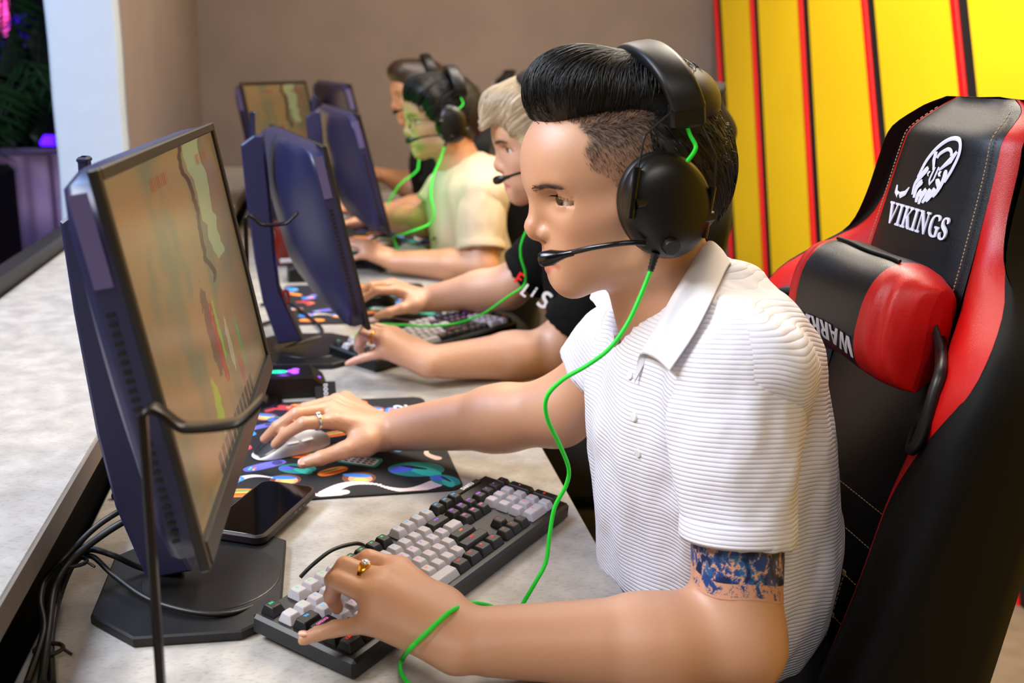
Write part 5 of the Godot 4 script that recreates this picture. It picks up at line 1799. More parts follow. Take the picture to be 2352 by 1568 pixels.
func headset(label: String, X: Transform3D, cord: Array, cord_r := 0.0023, tip := 0.0) -> Node3D:
	var o := thing("headset", label, "headset", Vector3.ZERO, 0.0, "black gaming headsets")
	o.transform = X
	var Z := HT.origin.z
	var iv := HT.affine_inverse()
	var L := func(x: float, y: float, z: float) -> Vector3:
		return iv * pz(x, y, Z + z)
	for s in [1.0, -1.0]:
		var q := Transform3D(Basis(Vector3(1, 0, 0), Vector3(0, 0, s), Vector3(0, -s, 0)), mm(2, -2, 70 * s)) * Transform3D(Basis(Vector3(0, 1, 0), 0.16 * s), Vector3.ZERO)
		var g := G.new()
		g.lathe([Vector2(0.60, 0.0), Vector2(0.86, 0.0), Vector2(0.97, 0.005), Vector2(0.99, 0.011), Vector2(0.94, 0.017), Vector2(0.85, 0.019)].map(func(p): return Vector2(p.x * 0.046, p.y)), q, 40, 1.0, 1.17)
		mk("ear_cushion", g, M.soft_black, o)
		g = G.new()
		g.lathe([Vector2(0.86, 0.016), Vector2(0.985, 0.018), Vector2(1.0, 0.021), Vector2(1.0, 0.027), Vector2(0.97, 0.031), Vector2(0.90, 0.0365), Vector2(0.76, 0.041), Vector2(0.57, 0.044), Vector2(0.3, 0.0458), Vector2(0.01, 0.0463)].map(func(p): return Vector2(p.x * 0.045, p.y)), q, 48, 1.0, 1.17)
		mk("ear_cup", g, M.cup_black, o)
		var fl := func(p: Vector3) -> Vector3:
			return Vector3(p.x, p.y, p.z * s)
		g = G.new()
		g.tube([fl.call(L.call(1541, 258, 0.092)), fl.call(L.call(1482, 310, 0.100)), fl.call(L.call(1478, 322, 0.101)), fl.call(L.call(1466, 390, 0.104))], 0.0012, 8)
		mk("wire_frame", g, M.black_plastic, o)
		g = G.new()
		g.tube([fl.call(L.call(1612, 288, 0.088)), fl.call(L.call(1645, 358, 0.098)), fl.call(L.call(1640, 432, 0.100))], 0.0012, 8)
		mk("wire_frame", g, M.black_plastic, o)
		for r in [[[1464, 384, 0.108], [1449, 502, 0.112], [1474, 466, 0.112]], [[1637, 428, 0.104], [1616, 546, 0.104], [1624, 500, 0.106]]]:
			g = G.new()
			var a: Vector3 = fl.call(L.call(r[0][0], r[0][1], r[0][2]))
			var b: Vector3 = fl.call(L.call(r[1][0], r[1][1], r[1][2]))
			g.tube([a, b], 0.0036, 10)
			mk("slider", g, M.gloss_dark, o)
			g = G.new()
			var c: Vector3 = fl.call(L.call(r[2][0], r[2][1], r[2][2]))
			g.tube([c + Vector3(-0.006, 0, 0), c + Vector3(0.007, 0, -0.004 * s)], 0.0055, 12)
			mk("pivot", g, M.black_plastic, o)
		g = G.new()
		var cb: Vector3 = fl.call(L.call(1578, 262, 0.086))
		g.box(Transform3D(Basis(Vector3(1, 0, 0), 0.12 * s) * Basis(Vector3(0, 0, 1), -0.03), cb), Vector3(0.036, 0.026, 0.013), 0.003)
		mk("band_end", g, M.black_plastic, o)
		g = G.new()
		var gw := []
		for p in [[1574, 278, 0.084], [1585, 310, 0.088], [1598, 336, 0.092], [1590, 356, 0.097], [1570, 380, 0.104]]:
			gw.append(fl.call(L.call(p[0], p[1], p[2])))
		g.tube(spl(gw, 5), 0.0022, 8)
		mk("green_wire", g, M.green_cord, o)
	# padded band over the crown
	var e0: Vector3 = L.call(1578, 250, 0.086)
	var rows := []
	for k in 33:
		var a := PI * k / 32.0
		var c := Vector3(lerpf(e0.x, 0.022, sin(a)), e0.y + (0.145 - e0.y) * pow(sin(a), 0.8), cos(a) * (e0.z + 0.004) * (1.0 if absf(cos(a)) > 0.9 else 1.0))
		var out := Vector3(0, sin(a) * 1.2, cos(a)).normalized()
		var th := lerpf(0.0055, 0.0085, sin(a))
		var row := []
		for i in 16:
			var w := TAU * i / 16.0
			row.append(c + Vector3(1, 0, 0) * signf(cos(w)) * pow(absf(cos(w)), 0.5) * 0.0175 + out * signf(sin(w)) * pow(absf(sin(w)), 0.7) * th)
		var fwd := Basis(Vector3(0, 0, 1), tip * smoothstep(0.0, 0.6, sin(a)))
		rows.append(row.map(func(p): return fwd * p))
	var g := G.new()
	g.grid(rows, true, true)
	mk("headband", g, M.soft_black, o)
	g = G.new()
	var bm := []
	for p in [[1482, 559, 0.112], [1450, 557, 0.112], [1410, 561, 0.108], [1360, 569, 0.096], [1320, 578, 0.082], [1298, 583, 0.074]]:
		bm.append(L.call(p[0], p[1], p[2]))
	g.tube(spl(bm, 6), 0.0027, 10)
	mk("microphone_boom", g, M.gloss_dark, o)
	g = G.new()
	var m0: Vector3 = L.call(1316, 580, 0.080)
	var m1: Vector3 = L.call(1240, 597, 0.058)
	g.tube([m0, m0.lerp(m1, 0.22), m0.lerp(m1, 0.42), m0.lerp(m1, 0.62), m0.lerp(m1, 0.86), m0.lerp(m1, 0.97), m1], [0.0034, 0.0038, 0.0056, 0.0080, 0.0082, 0.0068, 0.004], 16)
	mk("microphone", g, M.gloss_dark, o)
	g = G.new()
	var kn: Vector3 = L.call(1536, 560, 0.108)
	var kd := Vector3(0.05, -0.28, 1.0).normalized()
	g.tube([kn, kn + kd * 0.009, kn + kd * 0.0098], [0.0088, 0.0086, 0.0074], 24)
	mk("volume_knob", g, M.black_plastic, o)
	g = G.new()
	var s0: Vector3 = L.call(1506, 582, 0.104)
	var s1: Vector3 = L.call(1494, 622, 0.106)
	var sp := []
	var sr := []
	for k in 11:
		sp.append(s0.lerp(s1, k / 10.0))
		sr.append(0.0046 - 0.0012 * k / 10.0 - (0.0008 if k % 2 else 0.0))
	g.tube(sp, sr, 12)
	mk("strain_relief", g, M.rubber, o)
	if cord.size():
		g = G.new()
		var inv := X.affine_inverse()
		g.tube(spl(cord.map(func(p): return inv * p), 6), cord_r, 10)
		mk("green_cord", g, M.green_cord, o)
	return o
func skin_col(base: Color, stubble: bool) -> Callable:
	var lip := Color(base.r * 0.86, base.g * 0.52, base.b * 0.56)
	var hair := Color(0.018, 0.014, 0.012)
	return func(p: Vector3) -> Color:
		var c := base
		var az := absf(p.z)
		var q := Vector3(p.x, p.y, az)
		var d := minf(seg_d(q, mm(-109, -51, 2), mm(-96, -57, 22)), seg_d(q, mm(-107, -62, 2), mm(-95, -58.5, 20)))
		c = c.lerp(lip, 1.0 - smoothstep(0.0042, 0.0078, d))
		d = seg_d(q, mm(-111, 28, 18), mm(-104, 30.5, 38))
		d = minf(d, seg_d(q, mm(-104, 30.5, 38), mm(-92, 28, 51)))
		c = c.lerp(hair, 0.5 * (1.0 - smoothstep(0.0015, 0.005, d)))
		# rosier nose, cheeks
		c = c.lerp(Color(base.r * 0.95, base.g * 0.78, base.b * 0.76), 0.5 * exp(-((p - mm(-112, -18, 0)).length_squared()) / 0.00018))
		c = c.lerp(Color(base.r * 0.97, base.g * 0.85, base.b * 0.84), 0.5 * exp(-((q - mm(-78, -18, 46)).length_squared()) / 0.0008))
		if stubble:
			c = c.lerp(Color(0.05, 0.036, 0.03), 0.85 * fade(p))
		return c
func person(c: Dictionary) -> Dictionary:
	var o := thing("person", c.label, "person", Vector3.ZERO, 0.0, "gamers seated along the desk")
	var X: Transform3D = c.head
	var hero: bool = c.hero
	var tone := skin_col(c.skin, c.hair == "quiff")
	var body: G
	if hero:
		body = blob(head_prims(), 0.0027)
	else:
		if plain_head == null:
			plain_head = blob(head_prims(), 0.0040)
		body = G.new()
		body.add(plain_head)
	for i in body.v.size():
		body.c[i] = tone.call(body.v[i])
	var scalp := body
	var all := G.new()
	all.add(body, X)
	var skin: Color = c.skin
	var flat := func(p: Vector3) -> Color: return skin
	var AL := arm_prims(c.SL, c.EL, c.WL, c.HL)
	var AR := arm_prims(c.SR, c.ER, c.WR, c.HR)
	all.add(blob(AL, 0.0034 if hero else c.get("fine", 0.007), flat))
	all.add(blob(AR, 0.0034 if hero else c.get("fine", 0.007), flat))
	mk("skin", all, M.skin, o)
	if c.hair == "quiff":   # stubble of the fade cut
		var q := RandomNumberGenerator.new()
		q.seed = 3
		var g := G.new()
		for i in scalp.v.size():
			var p := scalp.v[i]
			var f := fade(p)
			if f < 0.05 or p.y < -0.03 or p.z < -0.03:
				continue
			for rep in 2:
				if q.randf() > 0.15 + f:
					continue
				var nn := scalp.n[i]
				var s := p + Vector3(q.randf_range(-1, 1), q.randf_range(-1, 1), q.randf_range(-1, 1)) * 0.0015
				var d := Vector3(0.35 + q.randf_range(-0.3, 0.3), -1.0 if p.y < 0.062 else lerpf(-0.6, 0.3, smoothstep(0.062, 0.1, p.y)), q.randf_range(-0.2, 0.2)) + nn * 0.35
				var L := lerpf(0.0025, 0.0085, smoothstep(0.02, 0.085, p.y))
				strand(g, [s, s + d.normalized() * L * 0.5, s + d.normalized() * L - nn * 0.0006], 0.00017)
		var sg := G.new()
		sg.add(g, X)
		mk("stubble", sg, M.hair_black, o).set_meta("kind", "stuff")
	hair_for(c.hair, o, X)
	eyes(o, X)
	if hero or c.hair == "blond":   # brows and lashes
		var q := RandomNumberGenerator.new()
		q.seed = 4
		var g := G.new()
		var hp := head_prims(false)
		for s in [-1.0, 1.0]:
			for k in 120:
				var f := q.randf()
				var p := mm(-111, 28, 18).lerp(mm(-104, 30.5, 38), f * 2.0) if f < 0.5 else mm(-104, 30.5, 38).lerp(mm(-90, 27.5, 52), f * 2.0 - 1.0)
				p += mm(q.randf_range(-1, 1), q.randf_range(-3.2, 3.2) * (1.0 - f * 0.7), 0)
				p.z *= s
				for it in 3:
					p -= field_normal(p, hp) * field(p, hp)
				var bn := field_normal(p, hp)
				strand(g, [p - bn * 0.0003, p + mm(1, 1.2, 2.0 * s) + bn * 0.0008, p + mm(4.0, 0.6, 5.0 * s) + bn * 0.0006], 0.0002)
			for k in 26:
				var f := k / 25.0
				var p := mm(-98.5, 19.2, 33).lerp(mm(-79.5, 13.0, 51), f)
				p += mm(-1.5, 2.0, 1.5) * sin(PI * f)
				p.z *= s
				strand(g, [p + mm(1.5, 0.3, -1.5 * s), p + mm(-1.0, 0.0, 0.8 * s), p + mm(-3.2, 0.9, 2.0 * s)], 0.0004)
		var bg := G.new()
		bg.add(g, X)
		mk("brows_and_lashes", bg, M.hair_black, o)
	# shirt
	var N: Vector3 = X * mm(34, -150, 0)
	var mid: Vector3 = (c.SL + c.SR) / 2
	var tor := [cap(c.SR, c.SL, 0.060, 0.060, 0.03), cap(N + Vector3(0.03, -0.035, 0), mid, 0.066, 0.08, 0.03), cap(c.SL.lerp(N, 0.72) + Vector3(0.045, 0.0, 0), c.SL + Vector3(0.02, 0.0, 0), 0.050, 0.056, 0.03), cap(c.SR.lerp(N, 0.5) + Vector3(0.015, -0.015, 0), c.SR, 0.05, 0.06, 0.03), ell(c.chest, Vector3(c.get("deep", 0.138), 0.17, 0.185), 0.05, Basis(Vector3(0, 0, 1), c.get("lean", 0.12))), ell(c.belly, Vector3(c.get("deep", 0.138) + 0.012, 0.20, 0.175), 0.06)]
	if hero:   # open neck of the polo shirt
		tor.append(cap(X * mm(2, -100, 0), pz(1474, 790, -1.02), 0.064, 0.026, 0.008, true))
	var q2 := FastNoiseLite.new()
	q2.seed = c.get("seed", 1)
	q2.frequency = 7.0
	q2.fractal_octaves = 2
	var folds := func(p: Vector3) -> float:
		return 0.010 * q2.get_noise_3d(p.x * 1.2, p.y * 0.55 + p.x * 0.5, p.z * 1.2) + 0.0035 * q2.get_noise_3d(p.x * 3.0, p.y * 1.3 - p.x * 1.4, p.z * 2.6)
	var sh := blob(tor, 0.006 if hero else 0.010, null, folds)
	for i in sh.v.size():
		var p := sh.v[i]
		sh.uv[i] = Vector2(0, (p.y + (p.x - 0.45) * 0.10 + 0.012 * q2.get_noise_3d(p.x * 1.0, p.y * 0.5, p.z)) / 0.0046)
	sh.add(sleeve(c.SL, c.EL, c.sl[0], 0.063, c.sl[2], 0.005 if hero else 0.008, folds))
	sh.add(sleeve(c.SR, c.ER, c.sl[1], 0.063, c.sl[2], 0.005 if hero else 0.008, folds))
	mk("shirt", sh, c.cloth, o)
	# trousers
	var hip := Vector3(c.belly.x + 0.03, 0.60, c.belly.z)
	var tg := []
	for s in [-1.0, 1.0]:
		var h: Vector3 = hip + Vector3(0, -0.02, 0.09 * s)
		var kn := Vector3(hip.x - 0.42, 0.56, hip.z + 0.12 * s)
		var ft := Vector3(hip.x - 0.38, 0.09, hip.z + 0.12 * s)
		tg.append_array([cap(h, kn, 0.085, 0.062, 0.03), cap(kn, ft, 0.06, 0.045, 0.02), cap(ft + Vector3(0.03, -0.04, 0), ft + Vector3(-0.12, -0.05, 0), 0.045, 0.035, 0.02)])
	tg.append(ell(hip, Vector3(0.14, 0.11, 0.18), 0.04))
	mk("trousers", blob(tg, 0.016), M.trousers, o)
	return {"node": o, "AL": AL, "AR": AR, "torso": tor, "folds": folds}
func head_at(nose: Vector3, pitch: float, yaw := 0.0) -> Transform3D:
	var b := Basis(Vector3.UP, yaw) * Basis(Vector3(0, 0, 1), pitch)
	return Transform3D(b, nose - b * mm(-124, -17, 0))
func nail(parent: Node, a: Vector3, b: Vector3, up: Vector3, w: float) -> void:
	var d := (b - a).normalized()
	up = (up - d * up.dot(d)).normalized()
	var g := G.new()
	g.lathe([Vector2(0.0, 0.0012), Vector2(0.7, 0.0010), Vector2(0.95, 0.0005), Vector2(1.0, -0.0008)].map(func(p): return Vector2(p.x * w, p.y)), Transform3D(Basis(d, up, d.cross(up)), b), 14, 1.25, 0.95)
	mk("fingernail", g, M.nail, parent)
func people() -> void:
	var m := sm("skin", Color.WHITE, 0.42, 0.0, 0.6)
	m.vertex_color_use_as_albedo = true
	m.subsurf_scatter_enabled = true
	m.subsurf_scatter_strength = 0.12
	grain(m, 51, 0.11, 40.0, 0.014)
	m = sm("eye", Color.WHITE, 0.05)
	m.vertex_color_use_as_albedo = true
	sm("nail", Color(0.90, 0.68, 0.60), 0.25)
	sm("hair_black", Color(0.028, 0.022, 0.02), 0.5)
	sm("hair_blond", Color(0.78, 0.71, 0.60), 0.4)
	sm("hair_brown", Color(0.18, 0.12, 0.08), 0.45)
	sm("soft_black", Color(0.022, 0.022, 0.024), 0.45)
	sm("cup_black", Color(0.014, 0.014, 0.016), 0.36)
	sm("gloss_dark", Color(0.02, 0.02, 0.024), 0.22)
	sm("trousers", Color(0.02, 0.02, 0.024), 0.8)
	m = sm("ribbed_white", Color(0.88, 0.88, 0.92), 0.8, 0, 0.3)
	m.heightmap_enabled = true
	m.heightmap_texture = tex(4, 64, func(u: float, v: float):
		var h := pow(absf(sin(PI * v)), 0.55)
		return Color(h, h, h))
	m.heightmap_scale = 0.08
	sm("collar_white", Color(0.88, 0.88, 0.91), 0.8, 0, 0.3)
	sm("black_cotton", Color(0.022, 0.022, 0.026), 0.85, 0, 0.3)
	sm("cream_cotton", Color(0.80, 0.73, 0.62), 0.85, 0, 0.3)
	# ---- the gamer in white
	var ear := pz(1530, 471, -0.93)
	HT = Transform3D(Basis(Vector3(0, 0, 1), 0.2), Vector3(ear.x, ear.y, -1.03))
	var HL := {"mcp": [py(918, 1305, 0.838), py(880, 1335, 0.842), py(858, 1372, 0.836), py(856, 1432, 0.818)],
		"pip": [py(845, 1283, 0.846), py(793, 1300, 0.850), py(775, 1332, 0.842), py(770, 1443, 0.806)],
		"dip": [py(808, 1300, 0.822), py(765, 1330, 0.824), py(762, 1368, 0.819), py(727, 1456, 0.799)],
		"tip": [py(795, 1325, 0.802), py(765, 1362, 0.801), py(774, 1395, 0.800), py(697, 1468, 0.795)],
		"thumb": [py(1020, 1400, 0.808), py(975, 1352, 0.808), py(925, 1345, 0.803), py(890, 1345, 0.800)]}
	var HR := {"mcp": [py(768, 966, 0.820), py(762, 938, 0.826), py(775, 920, 0.815), py(795, 912, 0.800)],
		"pip": [py(697, 972, 0.826), py(682, 950, 0.832), py(700, 938, 0.812), py(730, 935, 0.790)],
		"dip": [py(655, 997, 0.806), py(636, 980, 0.812), py(665, 958, 0.788), py(700, 950, 0.772)],
		"tip": [py(632, 1020, 0.790), py(608, 1008, 0.792), py(645, 978, 0.770), py(680, 965, 0.762)],
		"thumb": [py(838, 1018, 0.788), py(790, 1034, 0.785), py(738, 1051, 0.778), py(696, 1063, 0.770)]}
	var WL := py(1057, 1471, 0.798)
	var WR := py(885, 990, 0.790)
	var P1 := {"label": "person in a white ribbed polo shirt with black swept back hair and headset", "head": HT, "hero": true, "skin": Color(0.60, 0.315, 0.185), "hair": "quiff",
		"SL": pz(1700, 850, -0.885), "EL": pz(1690, 1478, -0.825), "WL": WL, "HL": HL, "SR": Vector3(0.425, 1.02, -1.195), "ER": pz(1283, 945, -1.27), "WR": WR, "HR": HR,
		"chest": pz(1610, 935, -1.04), "belly": pz(1640, 1230, -1.04), "sl": [0.60, 0.62, 0.056], "cloth": M.ribbed_white, "seed": 3, "deep": 0.126}
	var r := person(P1)
	var o: Node3D = r.node
	# polo collar, both sides
	var g := G.new()
	for s in [1.0, -1.0]:
		var fl := func(p: Vector3) -> Vector3:
			return Vector3(p.x, p.y, -1.03 + (p.z + 1.03) * s)
		var sv: Array = r.torso.slice(0, -1) + [cap(P1.SL, P1.SL.lerp(P1.EL, 0.4), 0.060, 0.06), r.torso[-1]]
		var lay := func(x: float, y: float, zf: float, off: float) -> Vector3:
			var p := hit(x, y, sv, r.folds)
			var dd := HT.basis.inverse() * ray(x, y).normalized()
			var h := HT.affine_inverse() * EYE + dd * 0.6
			var neck := head_prims(false)
			for k in 160:   # or the neck, whichever is nearer
				var f := field(h, neck)
				if f < 0.0005 or f > 0.9:
					break
				h += dd * clampf(f * 0.8, 0.0005, 0.05)
			h = HT * h
			if p == Vector3.INF or (field(HT.affine_inverse() * h, neck) < 0.002 and (h - EYE).length() < (p - EYE).length()):
				p = h
			p = p if absf(p.z - zf) < 0.10 else pz(x, y, zf)
			return p - ray(x, y).normalized() * off
		var inn := spl([Vector3(0.418, 1.128, -1.03), lay.call(1622, 556, -0.975, 0.004), lay.call(1560, 650, -0.968, 0.006), lay.call(1503, 753, -0.98, 0.008), lay.call(1470, 812, -1.0, 0.010)].map(fl), 6)
		var outr := spl([Vector3(0.450, 1.085, -1.03), lay.call(1678, 602, -0.952, 0.010), lay.call(1632, 692, -0.938, 0.010), lay.call(1592, 768, -0.945, 0.011), lay.call(1538, 848, -0.965, 0.012)].map(fl), 6)
		var rows := []
		for i in inn.size():
			var a: Vector3 = inn[i]
			var b: Vector3 = outr[i]
			var mid := a.lerp(b, 0.45) + Vector3(-0.001, 0.006, 0.005 * s)
			var row := spl([a + Vector3(-0.004, -0.030, 0.0), a, mid, b], 5)
			rows.append(row + (row.duplicate() as Array).map(func(p): return p + Vector3(0.001, -0.0025, -0.001 * s)).slice(0).duplicate() if false else row)
		g.grid(rows)
		var under := []
		for row in rows:
			under.append(row.map(func(p): return p + Vector3(0.0008, -0.0022, -0.0012 * s)))
		g.grid(under)
		for e in [0, rows.size() - 1]:
			g.grid([rows[e], under[e]])
		g.grid([rows.map(func(w): return w[-1]), under.map(func(w): return w[-1])])
	mk("collar", g, M.collar_white, o)
	for q in [[1448, 862], [1456, 958], [1466, 1040]]:
		var p := hit(q[0], q[1], r.torso, r.folds)
		if p != Vector3.INF:
			g = G.new()
			var nn := field_normal(p, r.torso, 0.01)
			var ax := nn.cross(Vector3.UP).normalized()
			g.lathe([Vector2(0.0, -0.003), Vector2(0.0045, -0.003), Vector2(0.0047, 0.0012), Vector2(0.0040, 0.0020), Vector2(0.0, 0.0014)], Transform3D(Basis(ax, nn, ax.cross(nn)), p), 16)
			mk("button", g, M.white_plastic, o)
	# tattoo under the hem of the near sleeve: a band of blue swirls
	var d: Vector3 = (P1.EL - P1.SL).normalized()
	var ax := d.cross(Vector3(0, 0, 1)).normalized()
	var az := ax.cross(d)
	var rows := []
	for j in 9:
		var row := []
		for i in 49:
			var w := TAU * i / 48.0
			var low := 0.048 + 0.010 * cos(w - 2.2) + 0.004 * sin(3 * w)
			var t := lerpf(-0.012, low, j / 8.0)
			var p: Vector3 = P1.SL.lerp(P1.EL, 0.60) + d * t
			for it in 3:
				var dd := (ax * cos(w) + az * sin(w))
				var rr := 0.052
				for k in 24:
					if field(p + dd * rr, r.AL) < 0.0009:
						break
					rr -= 0.0008
				row.append(p + dd * rr)
				break
		rows.append(row)
	g = G.new()
	for row in rows:
		var rev: Array = row
	g.grid(rows)
	var ink := FastNoiseLite.new()
	ink.seed = 8
	ink.frequency = 2.0
	ink.domain_warp_enabled = true
	ink.domain_warp_amplitude = 0.3
	ink.domain_warp_frequency = 4.0
	m = sm("tattoo_ink", Color.WHITE, 0.45)
	m.albedo_texture = tex(512, 128, func(u: float, v: float):
		var a := ink.get_noise_2d(cos(u * TAU) * 0.5 + v * 0.3, sin(u * TAU) * 0.5 + v * 0.5)
		var b := ink.get_noise_2d(u * 7.0, v * 1.1)
		var c := Color(0.10, 0.24, 0.48)
		c = c.lerp(Color(0.13, 0.36, 0.55), smoothstep(-0.1, 0.3, a))
		c = c.lerp(Color(0.07, 0.10, 0.26), smoothstep(0.05, 0.3, b))
		if absf(b + 0.12) < 0.09 or (v > 0.75 and b > 0.0) or v > 0.96:
			c = Color(0.80, 0.58, 0.46)
		return c)
	mk("tattoo", g, m, o, "blue swirling tattoo band")
	for f in [[HR.dip[0], HR.tip[0]], [HR.dip[1], HR.tip[1]], [HL.dip[3], HL.tip[3]]]:
		var dv: Vector3 = (f[1] - f[0]).normalized()
		nail(o, f[0], f[1] + Vector3(0, 0.0062, 0) - dv * 0.001, Vector3(0, 1, 0) - dv * 0.2, 0.0048)
	nail(o, HR.thumb[2], HR.thumb[3] + Vector3(0.0, 0.0045, 0.0062), Vector3(0, 0.6, 0.8), 0.006)
	# rings
	for q in [[HL.mcp[1].lerp(HL.pip[1], 0.52), HL.pip[1] - HL.mcp[1], 0.0110, M.gold, "heavy gold ring with a round clear stone on the typing hand", true], [HR.mcp[0].lerp(HR.pip[0], 0.55), HR.pip[0] - HR.mcp[0], 0.0112, M.silver, "silver signet ring on the hand holding the white mouse", true]]:
		var R := thing("finger_ring", q[4], "ring", q[0])
		var a: Vector3 = q[1].normalized()
		var up := (Vector3.UP - a * a.dot(Vector3.UP)).normalized()
		var sd := a.cross(up)
		rows = []
		for k in 33:
			var w := TAU * k / 32.0
			var dr := sd * cos(w) + up * sin(w)
			var big := pow(maxf(0.0, sin(w)), 3.0)
			var hw := lerpf(0.0022, 0.0055 if q[3] == M.gold else 0.0040, big)
			var th := lerpf(0.0009, 0.0020, big)
			var row := []
			for e in [[-1, 0], [-0.8, 1], [0.8, 1], [1, 0], [0.8, -0.6], [-0.8, -0.6]]:
				row.append(dr * (q[2] + th * e[1]) + a * hw * e[0])
			rows.append(row)
		g = G.new()
		g.grid(rows, true)
		mk("band", g, q[3], R)
		g = G.new()
		g.lathe([Vector2(0.0, 0.0), Vector2(0.0040, 0.0), Vector2(0.0045, 0.0016), Vector2(0.0028, 0.0030), Vector2(0.0, 0.0032)], Transform3D(Basis(sd, up, sd.cross(up)), up * (q[2] + 0.0012)), 12)
		mk("stone", g, M.gem if q[3] == M.gold else M.silver, R)
	# his headset with the long green cord
	var cord := []
	for q in [[1494, 622, -0.924], [1470, 682, -0.918], [1440, 745, -0.912], [1400, 800, -0.905], [1350, 838, -0.905], [1292, 872, -0.915], [1256, 912, -0.925], [1257, 960, -0.935], [1285, 1020, -0.945], [1306, 1075, -0.955], [1300, 1115, -0.96], [1274, 1165, -0.962], [1262, 1230, -0.955], [1254, 1290, -0.948], [1228, 1340, -0.942]]:
		cord.append(pz(q[0], q[1], q[2]))
	cord.append_array([py(1196, 1395, 0.762), py(1184, 1422, 0.754), py(1160, 1412, 0.758)])
	for q in [[1128, 1392, 0.785], [1085, 1385, 0.812], [1045, 1398, 0.83], [1022, 1414, 0.0], [1000, 1434, 0.0], [978, 1455, 0.0], [955, 1476, 0.0], [938, 1494, 0.0], [925, 1512, 0.0], [919, 1530, 0.0], [925, 1552, 0.0], [945, 1575, 0.756], [985, 1610, 0.7525]]:
		var p := py(q[0], q[1], q[2])
		if q[2] == 0.0:
			p = hit(q[0], q[1], r.AL)
			p = py(q[0], q[1], 0.757) if p == Vector3.INF else p - ray(q[0], q[1]).normalized() * 0.0045
		cord.append(p)
	headset("black headset with a green cord on the white shirted gamer", HT, cord)
	# ---- the blond gamer
	var h2 := head_at(pz(1134, 383, -1.93), 0.2, -0.2)
	var W2 := py(985, 832, 0.795)
	var V2 := py(978, 688, 0.795)
	var P2 := {"label": "person with blond hair in a black printed T-shirt, leaning to the screen", "head": h2, "hero": false, "skin": Color(0.60, 0.34, 0.23), "hair": "blond",
		"SL": h2.origin + Vector3(0.13, -0.17, 0.15), "EL": py(1262, 812, 0.785), "WL": W2, "HL": moved_hand(HL, Transform3D(Basis.IDENTITY, W2) * Transform3D(Basis(Vector3.UP, 0.1), Vector3.ZERO) * Transform3D(Basis.IDENTITY, -WL)), "SR": h2.origin + Vector3(0.12, -0.17, -0.16), "ER": pz(1165, 660, -2.15), "WR": V2, "HR": moved_hand(HR, Transform3D(Basis.IDENTITY, V2) * Transform3D(Basis(Vector3.UP, 0.05), Vector3.ZERO) * Transform3D(Basis.IDENTITY, -WR)),
		"chest": h2.origin + Vector3(0.135, -0.26, 0.0), "belly": h2.origin + Vector3(0.17, -0.40, 0.0), "sl": [0.72, 0.78, 0.064], "cloth": M.black_cotton, "seed": 5, "fine": 0.005}
	r = person(P2)
	o = r.node
	cord = [h2 * (HT.affine_inverse() * pz(1494, 622, -0.924)), pz(1204, 540, -1.82), pz(1196, 585, -1.83), pz(1206, 625, -1.84), pz(1203, 655, -1.86), pz(1165, 682, -1.88), pz(1110, 720, -1.93), py(1050, 742, 0.80), py(985, 749, 0.80), py(915, 746, 0.797), py(850, 748, 0.79), py(800, 785, 0.758)]
	headset("black headset with a green cord on the blond gamer", h2, cord, 0.0023, 0.42)
	# white and red print across his chest
	for q in [["F", 1192, 640, -0.55, 0.0011, M.red_strip], ["L", 1207, 668, -0.6, 0.0012, M.pad_white], ["i", 1226, 672, -0.55, 0.0010, M.pad_white], ["S", 1250, 690, -0.5, 0.0017, M.pad_white]]:
		var p := hit(q[1], q[2], r.torso + r.AL)
		if p == Vector3.INF:
			p = pz(q[1], q[2], -1.85)
		var nn := -ray(q[1], q[2]).normalized()
		var t := Vector3.UP.cross(nn).normalized()
		var bs := Basis(t, nn.cross(t), nn) * Basis(Vector3(0, 0, 1), q[3])
		g = bent_text(q[0], 26, q[4], 800, "Droid Sans", func(v: Vector3): return p + bs * v + nn * 0.010, 0.0015)
		mk("print", g, q[5], o, "printed letter on the shirt")
	g = G.new()
	var gr: Vector3 = P2.HL.mcp[2].lerp(P2.HL.pip[2], 0.5)
	var gd: Vector3 = (P2.HL.pip[2] - P2.HL.mcp[2]).normalized()
	rows = []
	var ga := gd.cross(Vector3.UP).normalized()
	var ringp := []
	for k in 25:
		ringp.append((ga * cos(TAU * k / 24.0) + gd.cross(ga) * sin(TAU * k / 24.0)) * 0.0108)
	g.tube(ringp, 0.0022, 8)
	var rg := thing("finger_ring", "plain gold ring on the blond gamer's typing hand", "ring", gr)
	mk("band", g, M.gold, rg)
	# ---- the gamer in cream
	var e3 := pz(1037, 284, -2.765)
	var h3 := Transform3D(Basis(Vector3(0, 0, 1), 0.12), Vector3(e3.x, e3.y, -2.87))
	var W3 := py(905, 600, 0.79)
	var V3 := py(850, 500, 0.79)
	var P3 := {"label": "person in a cream T-shirt with a black fringe and glasses", "head": h3, "hero": false, "skin": Color(0.56, 0.28, 0.16), "hair": "fringe",
		"SL": pz(1105, 450, -2.72), "EL": py(1105, 615, 0.79), "WL": W3, "HL": moved_hand(HL, Transform3D(Basis.IDENTITY, W3) * Transform3D(Basis(Vector3.UP, 0.25), Vector3.ZERO) * Transform3D(Basis.IDENTITY, -WL)), "SR": h3.origin + Vector3(0.07, -0.17, -0.18), "ER": pz(975, 510, -3.05), "WR": V3, "HR": moved_hand(HR, Transform3D(Basis.IDENTITY, V3 - WR)),
		"chest": h3.origin + Vector3(0.085, -0.26, 0.0), "belly": h3.origin + Vector3(0.12, -0.40, 0.0), "sl": [0.74, 0.7, 0.066], "cloth": M.cream_cotton, "seed": 7}
	r = person(P3)
	o = r.node
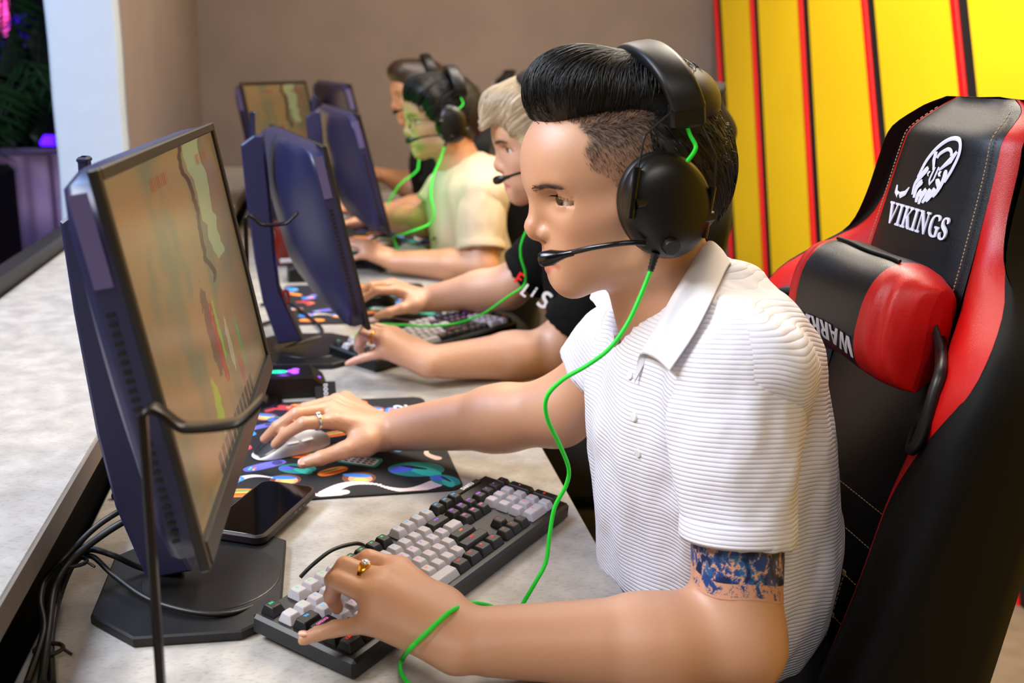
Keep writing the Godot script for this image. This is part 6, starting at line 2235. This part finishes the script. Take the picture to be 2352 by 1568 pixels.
	cord = [h3 * (HT.affine_inverse() * pz(1494, 622, -0.924)), pz(1010, 370, -2.75), pz(995, 405, -2.72), pz(990, 450, -2.68), pz(997, 490, -2.66), pz(985, 515, -2.66), pz(935, 535, -2.66), py(905, 545, 0.80), py(915, 575, 0.79)]
	headset("black headset with a green cord on the cream shirted gamer", h3, cord, 0.003)
	g = G.new()
	for q in [[985, 526, 0.012], [1003, 546, 0.022]]:
		var p := hit(q[0], q[1], r.torso)
		if p != Vector3.INF:
			var nn := field_normal(p, r.torso)
			g.box(Transform3D(Basis(Vector3.UP.cross(nn).normalized(), 0.0) * Basis(nn.cross(Vector3.UP).normalized(), nn, nn.cross(nn.cross(Vector3.UP).normalized())) * Basis(Vector3(0, 1, 0), -0.5), p + nn * 0.009), Vector3(q[2], 0.002, 0.006), 0.0004)
	mk("print", g, sm("maroon_print", Color(0.32, 0.06, 0.06), 0.8), o, "small dark red printed words")
	# glasses
	var gl := thing("glasses", "thin dark framed glasses on the cream shirted gamer", "glasses")
	gl.transform = h3
	g = G.new()
	for s in [-1.0, 1.0]:
		var rim := []
		for k in 25:
			rim.append(mm(-112 + 6 * pow(cos(TAU * k / 24.0), 2.0), 10 + 17 * sin(TAU * k / 24.0), 33 * s + 22 * cos(TAU * k / 24.0)))
		g.tube(rim, 0.0013, 6)
		g.tube([mm(-104, 16, 55 * s), mm(-92, 16, 70 * s), mm(0, 10, 76 * s)], 0.0014, 6)
	g.tube([mm(-112, 14, -11), mm(-117, 16, 0), mm(-112, 14, 11)], 0.0013, 6)
	mk("frame", g, M.gloss_dark, gl)
	# ---- the farthest gamer, mostly hidden
	var h4 := head_at(pz(899, 243, -3.80), 0.15)
	var W4 := py(905, 428, 0.80)
	var V4 := pz(880, 402, -4.05)
	var P4 := {"label": "person in a black T-shirt with brown hair, half hidden at the end of the desk", "head": h4, "hero": false, "skin": Color(0.56, 0.28, 0.16), "hair": "brown",
		"SL": h4.origin + Vector3(0.08, -0.17, 0.17), "EL": pz(985, 475, -3.62), "WL": py(880, 485, 0.79), "HL": moved_hand(HL, Transform3D(Basis.IDENTITY, py(880, 485, 0.79) - WL)), "SR": h4.origin + Vector3(0.08, -0.17, -0.17), "ER": pz(950, 430, -3.95), "WR": V4, "HR": moved_hand(HR, Transform3D(Basis.IDENTITY, V4 - WR)),
		"chest": h4.origin + Vector3(0.09, -0.26, 0.0), "belly": h4.origin + Vector3(0.12, -0.40, 0.0), "sl": [0.66, 0.6, 0.066], "cloth": M.black_cotton, "seed": 9}
	person(P4)
	cord = [h4 * (HT.affine_inverse() * pz(1494, 622, -0.924)), pz(962, 372, -3.62), pz(955, 395, -3.60), pz(918, 425, -3.58), pz(890, 470, -3.58)]
	headset("black headset with a green cord on the half hidden gamer", h4, cord, 0.0034)
